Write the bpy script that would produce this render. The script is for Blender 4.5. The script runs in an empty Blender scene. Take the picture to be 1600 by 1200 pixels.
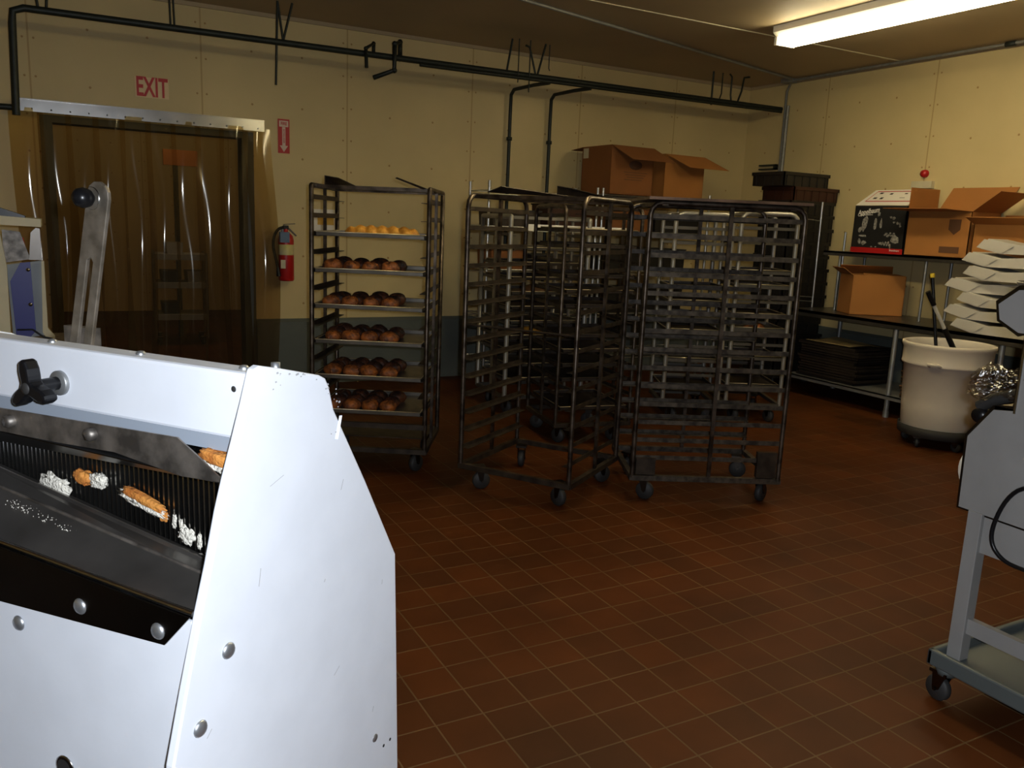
import bpy, math, random
from mathutils import Vector, Matrix, noise
R = math.radians
C = bpy.context.scene.collection
PI = math.pi

# ------------------------------------------------------------------ materials
def mat(name, col, rough=.6, metal=0.0, var=.0, vscale=6.0, spec=.5, bump=0.0, bscale=40, col2=None, alpha=None):
    m = bpy.data.materials.new(name); m.use_nodes = True
    nt = m.node_tree; b = nt.nodes['Principled BSDF']
    b.inputs['Roughness'].default_value = rough; b.inputs['Metallic'].default_value = metal
    b.inputs['Specular IOR Level'].default_value = spec
    b.inputs['Base Color'].default_value = (*col, 1)
    if var or col2:
        tc = nt.nodes.new('ShaderNodeTexCoord'); n = nt.nodes.new('ShaderNodeTexNoise')
        n.inputs['Scale'].default_value = vscale; n.inputs['Detail'].default_value = 5
        nt.links.new(tc.outputs['Object'], n.inputs['Vector'])
        r = nt.nodes.new('ShaderNodeValToRGB')
        c2 = col2 if col2 else tuple(c * (1 - var) for c in col)
        r.color_ramp.elements[0].position = .35; r.color_ramp.elements[0].color = (*c2, 1)
        r.color_ramp.elements[1].position = .65; r.color_ramp.elements[1].color = (*col, 1)
        nt.links.new(n.outputs['Fac'], r.inputs['Fac']); nt.links.new(r.outputs['Color'], b.inputs['Base Color'])
    if bump:
        tc = nt.nodes.new('ShaderNodeTexCoord'); n = nt.nodes.new('ShaderNodeTexNoise')
        n.inputs['Scale'].default_value = bscale; n.inputs['Detail'].default_value = 3
        nt.links.new(tc.outputs['Object'], n.inputs['Vector'])
        bp = nt.nodes.new('ShaderNodeBump'); bp.inputs['Strength'].default_value = bump
        bp.inputs['Distance'].default_value = .01
        nt.links.new(n.outputs['Fac'], bp.inputs['Height']); nt.links.new(bp.outputs['Normal'], b.inputs['Normal'])
    return m

def math_node(nt, op, a, b=None, c=None):
    n = nt.nodes.new('ShaderNodeMath'); n.operation = op
    for i, v in enumerate((a, b, c)):
        if v is None: continue
        if isinstance(v, (int, float)): n.inputs[i].default_value = v
        else: nt.links.new(v, n.inputs[i])
    return n.outputs[0]

def wall_material(name, axis, phase, base, dark):
    """painted board wall: vertical joints every 1.16 m, rows of rusty screw heads, soft stains"""
    m = bpy.data.materials.new(name); m.use_nodes = True; nt = m.node_tree; b = nt.nodes['Principled BSDF']
    b.inputs['Roughness'].default_value = .45; b.inputs['Specular IOR Level'].default_value = .3
    tc = nt.nodes.new('ShaderNodeTexCoord'); sp = nt.nodes.new('ShaderNodeSeparateXYZ')
    nt.links.new(tc.outputs['Object'], sp.inputs[0])
    a = sp.outputs[axis]; z = sp.outputs[2]
    t = math_node(nt, 'PINGPONG', math_node(nt, 'SUBTRACT', a, phase), .58)      # distance to nearest joint
    joint = math_node(nt, 'LESS_THAN', t, .006)
    # screws: two columns 35 mm from each joint, plus mid board column
    dz = math_node(nt, 'PINGPONG', z, .13)
    d1 = math_node(nt, 'ABSOLUTE', math_node(nt, 'SUBTRACT', t, .035))
    s1 = math_node(nt, 'LESS_THAN', math_node(nt, 'ADD', math_node(nt, 'MULTIPLY', d1, d1), math_node(nt, 'MULTIPLY', dz, dz)), .00006)
    dz2 = math_node(nt, 'PINGPONG', math_node(nt, 'ADD', z, .1), .2)
    d2 = math_node(nt, 'ABSOLUTE', math_node(nt, 'SUBTRACT', t, .38))
    s2 = math_node(nt, 'LESS_THAN', math_node(nt, 'ADD', math_node(nt, 'MULTIPLY', d2, d2), math_node(nt, 'MULTIPLY', dz2, dz2)), .00008)
    mark = math_node(nt, 'MAXIMUM', math_node(nt, 'MULTIPLY', joint, .5), math_node(nt, 'MULTIPLY', math_node(nt, 'MAXIMUM', s1, s2), .8))
    n = nt.nodes.new('ShaderNodeTexNoise'); n.inputs['Scale'].default_value = 1.3; n.inputs['Detail'].default_value = 6
    nt.links.new(tc.outputs['Object'], n.inputs['Vector'])
    r = nt.nodes.new('ShaderNodeValToRGB'); r.color_ramp.elements[0].position = .3; r.color_ramp.elements[1].position = .7
    r.color_ramp.elements[0].color = (*[c * .86 for c in base], 1); r.color_ramp.elements[1].color = (*base, 1)
    nt.links.new(n.outputs['Fac'], r.inputs['Fac'])
    mx = nt.nodes.new('ShaderNodeMix'); mx.data_type = 'RGBA'
    nt.links.new(mark, mx.inputs[0]); nt.links.new(r.outputs[0], mx.inputs[6]); mx.inputs[7].default_value = (*dark, 1)
    nt.links.new(mx.outputs[2], b.inputs['Base Color'])
    return m

def tile_material():
    m = bpy.data.materials.new('red_quarry_tile'); m.use_nodes = True; nt = m.node_tree; b = nt.nodes['Principled BSDF']
    tc = nt.nodes.new('ShaderNodeTexCoord'); mp = nt.nodes.new('ShaderNodeMapping')
    mp.inputs['Location'].default_value = (-1.19, -2.287, 0)
    nt.links.new(tc.outputs['Object'], mp.inputs[0])
    br = nt.nodes.new('ShaderNodeTexBrick'); br.offset = 0; br.squash = 1
    br.inputs['Scale'].default_value = 1; br.inputs['Brick Width'].default_value = .154; br.inputs['Row Height'].default_value = .1445
    br.inputs['Mortar Size'].default_value = .003; br.inputs['Mortar Smooth'].default_value = .3; br.inputs['Bias'].default_value = 0
    br.inputs['Color1'].default_value = (.104, .028, .0058, 1); br.inputs['Color2'].default_value = (.076, .023, .0062, 1)
    br.inputs['Mortar'].default_value = (.14, .08, .034, 1)
    nt.links.new(mp.outputs[0], br.inputs[0])
    n = nt.nodes.new('ShaderNodeTexNoise'); n.inputs['Scale'].default_value = 2.2; n.inputs['Detail'].default_value = 8
    nt.links.new(tc.outputs['Object'], n.inputs['Vector'])
    r = nt.nodes.new('ShaderNodeValToRGB'); r.color_ramp.elements[0].position = .3; r.color_ramp.elements[1].position = .7
    r.color_ramp.elements[0].color = (.62, .62, .62, 1); r.color_ramp.elements[1].color = (1, 1, 1, 1)
    nt.links.new(n.outputs['Fac'], r.inputs[0])
    mx = nt.nodes.new('ShaderNodeMix'); mx.data_type = 'RGBA'; mx.blend_type = 'MULTIPLY'; mx.inputs[0].default_value = 1
    nt.links.new(br.outputs[0], mx.inputs[6]); nt.links.new(r.outputs[0], mx.inputs[7])
    nt.links.new(mx.outputs[2], b.inputs['Base Color'])
    b.inputs['Roughness'].default_value = .5; b.inputs['Specular IOR Level'].default_value = .12
    bp = nt.nodes.new('ShaderNodeBump'); bp.inputs['Strength'].default_value = .4; bp.inputs['Distance'].default_value = .002
    inv = math_node(nt, 'SUBTRACT', 1.0, br.outputs['Fac']); nt.links.new(inv, bp.inputs['Height'])
    nt.links.new(bp.outputs[0], b.inputs['Normal'])
    return m

def vinyl_material():
    m = bpy.data.materials.new('clear_yellowed_vinyl'); m.use_nodes = True; nt = m.node_tree
    nt.nodes.remove(nt.nodes['Principled BSDF']); out = nt.nodes['Material Output']
    tr = nt.nodes.new('ShaderNodeBsdfTransparent'); 
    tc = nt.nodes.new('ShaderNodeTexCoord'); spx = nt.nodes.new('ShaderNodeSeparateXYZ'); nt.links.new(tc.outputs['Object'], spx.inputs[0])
    rmp = nt.nodes.new('ShaderNodeValToRGB'); rmp.color_ramp.elements[0].position = .55; rmp.color_ramp.elements[0].color = (.56, .47, .36, 1)  # tint by height: grime low down, scattered tube light put into the upper colour
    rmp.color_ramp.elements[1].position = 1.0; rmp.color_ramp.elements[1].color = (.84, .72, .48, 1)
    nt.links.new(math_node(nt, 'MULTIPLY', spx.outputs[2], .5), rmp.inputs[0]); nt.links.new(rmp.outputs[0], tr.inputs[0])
    gl = nt.nodes.new('ShaderNodeBsdfGlossy'); gl.inputs['Roughness'].default_value = .075; gl.inputs[0].default_value = (1, .97, .88, 1)
    df = nt.nodes.new('ShaderNodeBsdfDiffuse'); df.inputs[0].default_value = (.62, .50, .30, 1)
    m1 = nt.nodes.new('ShaderNodeMixShader'); m1.inputs[0].default_value = .035
    m2 = nt.nodes.new('ShaderNodeMixShader'); m2.inputs[0].default_value = .038
    nt.links.new(tr.outputs[0], m1.inputs[1]); nt.links.new(df.outputs[0], m1.inputs[2])
    nt.links.new(m1.outputs[0], m2.inputs[1]); nt.links.new(gl.outputs[0], m2.inputs[2])
    nt.links.new(m2.outputs[0], out.inputs[0])
    return m

def film_material():
    m = bpy.data.materials.new('clear_plastic_film'); m.use_nodes = True; nt = m.node_tree
    nt.nodes.remove(nt.nodes['Principled BSDF']); out = nt.nodes['Material Output']
    tr = nt.nodes.new('ShaderNodeBsdfTransparent'); tr.inputs[0].default_value = (.86, .83, .78, 1)
    gl = nt.nodes.new('ShaderNodeBsdfGlossy'); gl.inputs['Roughness'].default_value = .2
    m2 = nt.nodes.new('ShaderNodeMixShader'); m2.inputs[0].default_value = .13
    nt.links.new(tr.outputs[0], m2.inputs[1]); nt.links.new(gl.outputs[0], m2.inputs[2])
    nt.links.new(m2.outputs[0], out.inputs[0])
    return m

def emit(name, col, s):
    m = bpy.data.materials.new(name); m.use_nodes = True; nt = m.node_tree; b = nt.nodes['Principled BSDF']
    b.inputs['Base Color'].default_value = (.9, .9, .9, 1)
    b.inputs['Emission Color'].default_value = (*col, 1); b.inputs['Emission Strength'].default_value = s
    return m

M = {
 'enamel': mat('white_enamel', (.77, .80, .86), .42, var=.05, vscale=9, spec=.4),
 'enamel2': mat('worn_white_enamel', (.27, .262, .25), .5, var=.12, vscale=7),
 'greyenamel': mat('grey_enamel', (.30, .33, .36), .5, var=.15),
 'steel': mat('stainless_steel', (.50, .49, .47), .24, 1, var=.25, vscale=5),
 'darksteel': mat('dark_stainless', (.10, .09, .08), .3, 1, var=.3, vscale=5),
 'smear': mat('greasy_steel', (.30, .27, .24), .5, .8, col2=(.10, .09, .08), vscale=22),
 'zinc': mat('zinc_plated_bolt', (.52, .54, .56), .4, .85, var=.2, vscale=60),
 'black': mat('black_plastic', (.006, .006, .007), .3, spec=.3),
 'scuffed': mat('scuffed_bar_steel', (.34, .30, .25), .42, .7, col2=(.19, .165, .13), vscale=30),
 'blackmatte': mat('matte_black', (.02, .019, .018), .7),
 'rack': mat('baked_on_rack_steel', (.060, .043, .028), .5, .4, col2=(.020, .014, .010), vscale=14),
 'rackshine': mat('scuffed_rack_steel', (.15, .12, .095), .38, .85, col2=(.035, .026, .020), vscale=16),
 'rackdull': mat('grimy_rack_posts', (.13, .10, .075), .35, .8, col2=(.03, .022, .016), vscale=16),
 'alu': mat('aluminium', (.36, .34, .30), .42, .6, var=.25, vscale=8),
 'chrome': mat('chrome_wire', (.62, .62, .60), .28, .9),
 'flour': mat('flour_dusted_rail', (.095, .078, .060), .5, .4, col2=(.024, .018, .013), vscale=26),
 'chutesteel': mat('smeared_chute_steel', (.13, .12, .11), .36, .65, var=.4, vscale=6),
 'galvdark': mat('dull_rail_metal', (.10, .09, .075), .5, .5),
 'galv': mat('galvanised_steel', (.36, .37, .37), .45, .7, var=.2, vscale=12),
 'darktop': mat('dull_steel_table', (.115, .105, .09), .33, .7, var=.3, vscale=5),
 'pan': mat('aluminium_sheet_pan', (.20, .18, .15), .4, .75, var=.45, vscale=7),
 'panrim': mat('bright_pan_rim', (.55, .46, .30), .35, .7),
 'burntpan': mat('burnt_sheet_pan', (.06, .045, .035), .5, .4, var=.5, vscale=6),
 'pipe': mat('black_iron_pipe', (.022, .028, .022), .5, .2, var=.3, vscale=20),
 'conduit': mat('grey_conduit', (.30, .30, .28), .5, .4, var=.2, vscale=20),
 'card': mat('brown_cardboard', (.42, .17, .036), .8, var=.1, vscale=4),
 'card2': mat('darker_cardboard', (.25, .09, .020), .8, var=.12, vscale=4),
 'ink': mat('faded_box_ink', (.12, .05, .02), .8),
 'paper': mat('white_board_paper', (.56, .53, .47), .7, var=.05, vscale=5),
 'white': mat('white_sign', (.80, .76, .68), .6),
 'red': mat('red_paint', (.42, .012, .012), .35),
 'signred': mat('sign_red', (.50, .02, .02), .5),
 'binplastic': mat('white_bin_plastic', (.72, .64, .52), .5, var=.12, vscale=3),
 'crate': mat('black_bread_tray_plastic', (.012, .011, .010), .45),
 'crate2': mat('brown_bread_tray_plastic', (.045, .014, .008), .45),
 'greyplastic': mat('grey_cart_plastic', (.085, .098, .095), .5, var=.1),
 'rubber': mat('grey_rubber', (.026, .025, .024), .6),
 'blue': mat('blue_panel', (.012, .015, .20), .4),
 'cream': mat('cream_enamel', (.62, .56, .38), .5, var=.1),
 'yellow': mat('yellow_plastic', (.7, .5, .03), .5),
 'crust': mat('golden_crust', (.62, .26, .05), .75, col2=(.42, .13, .02), vscale=40, bump=.5, bscale=120),
 'crumb': mat('white_bread_crumb', (.82, .78, .68), .9, var=.12, vscale=90, bump=.9, bscale=160),
 'loaf': mat('glazed_golden_loaf', (.85, .42, .06), .5, col2=(.58, .22, .02), vscale=30, bump=.4, bscale=60),
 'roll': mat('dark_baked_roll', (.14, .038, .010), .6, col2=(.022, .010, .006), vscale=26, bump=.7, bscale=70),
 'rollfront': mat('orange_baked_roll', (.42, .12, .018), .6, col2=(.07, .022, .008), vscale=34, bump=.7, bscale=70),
 'orangepan': mat('baked_goods', (.42, .20, .06), .7, col2=(.2, .08, .02), vscale=12),
 'wain': mat('grey_painted_curb', (.115, .13, .115), .6, var=.15, vscale=3),
 'ceil': mat('ceiling_board', (.44, .34, .20), .6, var=.10, vscale=1.2),
 'tube': emit('fluorescent_tube_glow', (1, .86, .54), 20),
 'tube2': emit('brighter_tube_glow', (1, .86, .50), 33),
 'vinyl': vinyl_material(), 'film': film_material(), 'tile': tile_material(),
 'signprint': mat('black_print', (.015, .013, .012), .5),
 'photo': mat('black_and_white_picture', (.012, .012, .012), .5),
 'blotch': mat('pale_picture_patches', (.42, .40, .35), .5, col2=(.12, .11, .10), vscale=60),
 'bluetag': mat('blue_tag', (.10, .16, .26), .5),
}
WALLB = wall_material('cream_board_wall_back', 0, 2.17, (.68, .545, .275), (.32, .17, .05))
WALLR = wall_material('cream_board_wall_right', 1, 4.87, (.68, .545, .275), (.32, .17, .05))
MATT = bpy.data.materials

# ------------------------------------------------------------------ mesh builder
class MB:
    def __init__(s): s.v = []; s.f = []; s.sm = []
    def add(s, vs, fs, smooth=False):
        o = len(s.v); s.v += [tuple(v) for v in vs]; s.f += [tuple(i + o for i in f) for f in fs]; s.sm += [smooth] * len(fs); return s
    def box(s, a, b):
        x0, y0, z0 = a; x1, y1, z1 = b
        vs = [(x0,y0,z0),(x1,y0,z0),(x1,y1,z0),(x0,y1,z0),(x0,y0,z1),(x1,y0,z1),(x1,y1,z1),(x0,y1,z1)]
        return s.add(vs, [(3,2,1,0),(4,5,6,7),(0,1,5,4),(1,2,6,5),(2,3,7,6),(3,0,4,7)])
    def cbox(s, c, d): return s.box([c[i]-d[i]/2 for i in range(3)], [c[i]+d[i]/2 for i in range(3)])
    def prism(s, pts, axis, a, b):
        """closed 2-D polygon pts extruded along axis from a to b"""
        def P(u, w, t):
            return {'x': (t, u, w), 'y': (u, t, w), 'z': (u, w, t)}[axis]
        n = len(pts); vs = [P(u, w, a) for u, w in pts] + [P(u, w, b) for u, w in pts]
        fs = [tuple(range(n - 1, -1, -1)), tuple(range(n, 2 * n))] + [(i, (i + 1) % n, n + (i + 1) % n, n + i) for i in range(n)]
        return s.add(vs, fs)
    def tube(s, pts, r, seg=8, cap=True, r2=None):
        pts = [Vector(p) for p in pts]; n = len(pts); rings = []
        t0 = (pts[1] - pts[0]).normalized(); up = Vector((0, 0, 1)) if abs(t0.z) < .9 else Vector((1, 0, 0))
        nrm = (up - t0 * up.dot(t0)).normalized(); vs = []
        for i, p in enumerate(pts):
            if i == 0: t = t0
            elif i == n - 1: t = (pts[-1] - pts[-2]).normalized()
            else: t = ((pts[i + 1] - p).normalized() + (p - pts[i - 1]).normalized()).normalized()
            nrm = (nrm - t * nrm.dot(t)).normalized(); bn = t.cross(nrm)
            rr = r if r2 is None else r + (r2 - r) * i / (n - 1)
            for k in range(seg):
                a = 2 * PI * k / seg; vs.append(p + (nrm * math.cos(a) + bn * math.sin(a)) * rr)
        fs = []
        for i in range(n - 1):
            for k in range(seg):
                k2 = (k + 1) % seg; fs.append((i*seg+k, i*seg+k2, (i+1)*seg+k2, (i+1)*seg+k))
        s.add(vs, fs, True)
        if cap: s.add(vs[:seg], [tuple(range(seg - 1, -1, -1))]); s.add(vs[-seg:], [tuple(range(seg))])
        return s
    def hose(s, pts, r, seg=8, it=2):
        pts = [Vector(p) for p in pts]
        for _ in range(it):
            q = [pts[0]]
            for a, b in zip(pts[:-1], pts[1:]): q += [a*.75+b*.25, a*.25+b*.75]
            pts = q + [pts[-1]]
        return s.tube(pts, r, seg)
    def lathe(s, prof, c=(0, 0, 0), seg=24, axis='z', squash=1.0):
        vs = []; n = len(prof)
        for r, h in prof:
            for k in range(seg):
                a = 2 * PI * k / seg; x, y = r * math.cos(a), r * math.sin(a) * squash
                q = {'z': (x, y, h), 'y': (x, h, y), 'x': (h, x, y)}[axis]
                vs.append((c[0] + q[0], c[1] + q[1], c[2] + q[2]))
        fs = []
        for i in range(n - 1):
            for k in range(seg):
                k2 = (k + 1) % seg; fs.append((i*seg+k, i*seg+k2, (i+1)*seg+k2, (i+1)*seg+k))
        return s.add(vs, fs, True)
    def quad(s, a, b, c, d, th=0.0):
        """flat or ruled sheet with thickness th along its normal"""
        a, b, c, d = map(Vector, (a, b, c, d)); n = (b - a).cross(d - a).normalized() * th
        return s.add([a, b, c, d, a + n, b + n, c + n, d + n], [(3,2,1,0),(4,5,6,7),(0,1,5,4),(1,2,6,5),(2,3,7,6),(3,0,4,7)]) if th else s.add([a, b, c, d], [(0,1,2,3)])
    def grid(s, fn, nu, nv, smooth=True):
        vs = [fn(i / nu, j / nv) for j in range(nv + 1) for i in range(nu + 1)]
        fs = [(j*(nu+1)+i, j*(nu+1)+i+1, (j+1)*(nu+1)+i+1, (j+1)*(nu+1)+i) for j in range(nv) for i in range(nu)]
        return s.add(vs, fs, smooth)
    def build(s, name, m, parent=None, bevel=0.0):
        me = bpy.data.meshes.new(name); me.from_pydata([tuple(v) for v in s.v], [], s.f)
        me.polygons.foreach_set('use_smooth', s.sm); me.materials.append(m if not isinstance(m, str) else M[m]); me.update()
        o = bpy.data.objects.new(name, me); C.objects.link(o)
        if parent: o.parent = parent
        if bevel:
            b = o.modifiers.new('b', 'BEVEL'); b.width = bevel; b.segments = 2; b.limit_method = 'ANGLE'; b.angle_limit = R(40)
        return o

def tag(o, label=None, cat=None, group=None, kind=None):
    if label: o['label'] = label
    if cat: o['category'] = cat
    if group: o['group'] = group
    if kind: o['kind'] = kind
    return o
def empty(name, loc, rz=0, label=None, cat=None, group=None, parent=None, rx=0, ry=0):
    o = bpy.data.objects.new(name, None); C.objects.link(o); o.location = loc; o.rotation_euler = (rx, ry, rz)
    o.empty_display_size = .1
    if parent: o.parent = parent
    return tag(o, label, cat, group)
def copy_tree(o, parent=None):
    c = o.copy(); C.objects.link(c); c.parent = parent
    for ch in list(o.children): copy_tree(ch, c)
    return c
def text(body, m, parent, loc, rot, size, sx=1.0, offset=0.0, name='lettering', align='CENTER', shear=0):
    cu = bpy.data.curves.new(name, 'FONT'); cu.body = body; cu.size = size; cu.extrude = .0006; cu.offset = offset
    cu.align_x = align; cu.align_y = 'CENTER'; cu.materials.append(M[m]); cu.shear = shear
    tmp = bpy.data.objects.new('tmp', cu); C.objects.link(tmp); bpy.context.view_layer.update()
    me = bpy.data.meshes.new_from_object(tmp.evaluated_get(bpy.context.evaluated_depsgraph_get())); bpy.data.objects.remove(tmp)
    me.materials.clear(); me.materials.append(M[m])
    o = bpy.data.objects.new(name, me); C.objects.link(o); o.location = loc; o.rotation_euler = rot; o.scale = (sx, 1, 1); o.parent = parent
    return o

# ------------------------------------------------------------------ the room (metres; back wall at y=7.11, right wall at x=6.66)
YB, XR, H, XL, YF = 7.11, 6.66, 3.0, -2.6, -2.6
DX0, DX1, DZ = -.03, 1.30, 2.03          # doorway
def structure(o): o['kind'] = 'structure'; return o
structure(MB().box((XL-.1, YF-.1, -.08), (XR+.1, 13, 0)).build('floor', 'tile'))
structure(MB().box((XL-.1, YF-.1, H), (XR+.1, YB+.2, H+.08)).build('ceiling', 'ceil'))
w = MB(); w.box((XL-.1, YB, 0), (DX0, YB+.16, H)); w.box((DX1, YB, 0), (XR+.1, YB+.16, H)); w.box((DX0, YB, DZ), (DX1, YB+.16, H))
structure(w.build('wall_back', WALLB))
structure(MB().box((XR, YF-.1, 0), (XR+.1, YB, H)).build('wall_right', WALLR))
structure(MB().box((XL-.1, YF, 0), (XL, YB, H)).build('wall_left', WALLR))
structure(MB().box((XL, YF-.1, 0), (XR, YF, H)).build('wall_front', WALLB))
w = MB(); w.prism([(YB-.045, 0), (YB, 0), (YB, .57), (YB-.02, .57), (YB-.045, .545)], 'x', DX1+.09, XR-.045)
structure(w.build('trim_1', 'wain'))
w = MB(); w.prism([(XR-.045, 0), (XR, 0), (XR, .57), (XR-.02, .57), (XR-.045, .545)], 'y', YF, YB)
structure(w.build('trim_2', 'wain'))
# board strips closing the ceiling angles
structure(MB().box((XL, YB-.015, H-.03), (XR, YB, H)).build('trim_3', 'ceil'))
structure(MB().box((XR-.015, YF, H-.03), (XR, YB-.015, H)).build('trim_4', 'ceil'))
structure(MB().box((XL, 5.2, H-.006), (XR-.015, 5.215, H)).build('trim_5', 'cream'))
# steel door frame
fr = MB(); fr.box((DX0-.08, YB-.02, 0), (DX0, YB+.18, DZ+.05)); fr.box((DX1, YB-.02, 0), (DX1+.09, YB+.18, DZ+.05)); fr.box((DX0, YB-.02, DZ), (DX1, YB+.18, DZ+.05))
structure(fr.build('door_1', mat('grey_green_door_frame', (.055, .058, .045), .5)))
# room beyond the doorway
structure(MB().box((-2.6, 12.9, 0), (4, 13, H)).build('wall_beyond', WALLB))
structure(MB().box((-2.7, YB+.16, 0), (-2.6, 13, H)).build('wall_beyond_left', WALLR))
structure(MB().box((4, YB+.16, 0), (4.1, 13, H)).build('wall_beyond_right', WALLR))
structure(MB().box((-2.7, YB+.2, H), (4.1, 13, H+.08)).build('ceiling_beyond', 'ceil'))

# ------------------------------------------------------------------ strip curtain
cur = empty('strip_curtain', (0, 7.03, 0), 0, 'clear yellowed vinyl strip curtain hanging from a steel rail across the doorway', 'curtain')
rl = MB(); rl.box((-.24, -.025, 2.115), (1.46, .02, 2.165)); rl.box((-.24, -.03, 2.085), (1.46, -.024, 2.125)); rl.box((-.24, -.03, 2.165), (1.46, .07, 2.172))
rail = rl.build('rail', 'steel', cur)
for k in range(14):
    MB().lathe([(0.0, -.036), (.005, -.034), (.006, -.03)], (-.15 + k*.12, 0, 2.105), 8, 'y').build('rail_bolt', 'zinc', rail)
random.seed(4)
for k in range(10):
    x0 = -.30 + k * .177; wd = .215; bow = .022 + random.random() * .018; ph = random.random() * 6; off = (.010 if k % 2 else -.016)
    last = (k == 9); first = (k == 0)
    def fn(u, v, x0=x0, wd=wd, bow=bow, ph=ph, off=off, last=last, first=first):
        z = 2.11 - 2.08 * v
        flare = (v * 1.6) * .05 * math.sin(ph + v * 2.5)
        x = x0 + wd * u + flare * .5 * min(1, v * 3)
        if last: x += .05 * math.sin(min(1, v) * 2.2)
        y = off - bow * math.sin(PI * u) * (.5 + v) + .02 * math.sin(ph + v * 3 + u) * v + .005*math.sin(ph*3+v*11+u*3)
        if last: y -= .05 * math.sin(v * 2.6)
        return (x, y, z)
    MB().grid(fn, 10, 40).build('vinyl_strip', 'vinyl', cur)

# ------------------------------------------------------------------ signs
s = empty('exit_sign', (.65, YB-.004, 2.342), 0, 'cream EXIT sign with red letters above the strip curtain', 'sign')
MB().box((-.118, -.002, -.073), (.118, .004, .073)).build('sign_board', mat('cream_sign_board', (.80, .62, .36), .6), s)
text('EXIT', 'signred', s, (0, -.004, -.002), (PI/2, 0, 0), .195, .56, .0045)
s = empty('fire_extinguisher_sign', (1.636, YB-.004, 2.073), 0, 'red fire extinguisher sign with a pale down arrow', 'sign')
MB().box((-.047, -.002, -.135), (.047, .004, .135)).build('sign_board', 'signred', s)
a = MB(); a.prism([(-.013, .072), (.013, .072), (.013, -.075), (.033, -.075), (0, -.125), (-.033, -.075), (-.013, -.075)], 'y', -.004, -.0022)
a.prism([(-.037, .122), (.037, .122), (.037, .118), (.037, .074), (-.037, .074)], 'y', -.004, -.0022)
a.build('arrow', mat('pale_sign_print', (.75, .60, .50), .6), s)
text('FIRE', 'signred', s, (0, -.0046, .098), (PI/2, 0, 0), .034, .8, .001)
text('EXTINGUISHER', 'signred', s, (0, -.0046, -.0), (PI/2, PI/2, 0), .017, .95, .0004)
s = empty('wall_notice', (1.968, YB-.004, 1.40), 0, 'small white and yellow notice on the wall behind the left rack', 'sign')
MB().box((-.10, -.002, -.08), (.10, .004, .10)).build('sheet', 'white', s)
MB().box((-.055, -.004, -.03), (.085, -.0022, .06)).build('yellow_patch', mat('dull_yellow_print', (.6, .36, .05), .6), s)

# fire extinguisher
fe = empty('fire_extinguisher', (1.625, 7.02, .90), 0, 'red fire extinguisher with black hose hanging beside the doorway', 'fire extinguisher')
MB().lathe([(0, 0), (.058, 0), (.064, .012), (.064, .33), (.056, .37), (.03, .395), (.018, .405), (.018, .43)], seg=20).build('cylinder', 'red', fe)
MB().lathe([(.0648, .215), (.0655, .218), (.0655, .298), (.0648, .30)], seg=20).build('label_band', mat('silver_yellow_label', (.62, .55, .36), .5, col2=(.55, .50, .12), vscale=9), fe)
MB().cbox((-.035, -.058, .14), (.045, .006, .07)).build('inspection_label', 'cream', fe)
MB().cbox((-.024, -.05, .36), (.075, .045, .085)).build('inspection_tag', 'bluetag', fe)
v = MB(); v.cbox((0, 0, .44), (.04, .035, .03)); v.build('valve', 'blackmatte', fe)
l = MB(); l.prism([(-.02, .455), (-.005, .462), (.075, .468), (.075, .474), (-.02, .466)], 'y', -.012, .012)
l.prism([(-.01, .45), (.01, .452), (.088, .375), (.08, .368)], 'y', -.012, .012); l.build('lever', 'steel', fe)
MB().hose([(-.02, 0, .44), (-.07, -.02, .425), (-.105, -.02, .36), (-.11, -.02, .27), (-.09, -.03, .18), (-.075, -.04, .09)], .012, 8).build('hose', 'black', fe)
MB().tube([(-.078, -.04, .11), (-.072, -.045, .04)], .013, 10, r2=.02).build('nozzle', 'black', fe)
MB().box((-.02, .06, .30), (.02, .088, .44)).build('bracket', 'galv', fe)

# ------------------------------------------------------------------ pipes
def arc(c, r, a0, a1, plane, n=5):
    out = []
    for i in range(n + 1):
        a = a0 + (a1 - a0) * i / n; u, w_ = r * math.cos(a), r * math.sin(a)
        out.append({'xz': (c[0]+u, c[1], c[2]+w_), 'yz': (c[0], c[1]+u, c[2]+w_), 'xy': (c[0]+u, c[1]+w_, c[2])}[plane])
    return out
PY, PZ = 6.63, 2.70
p = MB().tube([(-.235, PY, 2.02), (-.222, PY, 2.60), (-.215, PY, 2.675), (-.15, PY, PZ), (XR-.005, PY, PZ+.03)], .024, 10)
tag(p.build('black_pipe', 'pipe'), 'thick black pipe running overhead along the whole back wall and down beside the doorway', 'pipe')
p = MB().tube([(-.235, PY+.02, 2.07), (-.235-1.2, PY+.02, 2.05)], .02, 8)
tag(p.build('branch_pipe', 'pipe'), 'short black pipe leading left from the doorway corner', 'pipe')
p = MB().tube([(2.6, PY-.075, PZ-.03), (6.60, PY-.06, PZ-.005)], .014, 8)
tag(p.build('thin_pipe', 'pipe'), 'thinner black pipe running just below the thick overhead pipe', 'pipe')
for (x, lab) in ((3.70, 'black drop pipe down the wall, left of the pair behind the racks'), (4.13, 'black drop pipe down the wall, right of the pair behind the racks')):
    t = empty('drop_pipe', (x, 0, 0), 0, lab, 'pipe', 'drop pipes behind the racks')
    MB().tube([(.12, PY-.06, PZ-.03), (.06, PY+.12, PZ-.035), (0, 7.0, PZ-.05), (0, 7.055, PZ-.09), (0, 7.06, 2.4), (0, 7.06, .9)], .0165, 8).build('pipe_run', 'pipe', t)
    for z in (2.22, 1.5): MB().lathe([(.0, -.015), (.027, -.015), (.027, .015), (0, .015)], (0, 7.06, z), 10).build('coupling', 'pipe', t)
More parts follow.
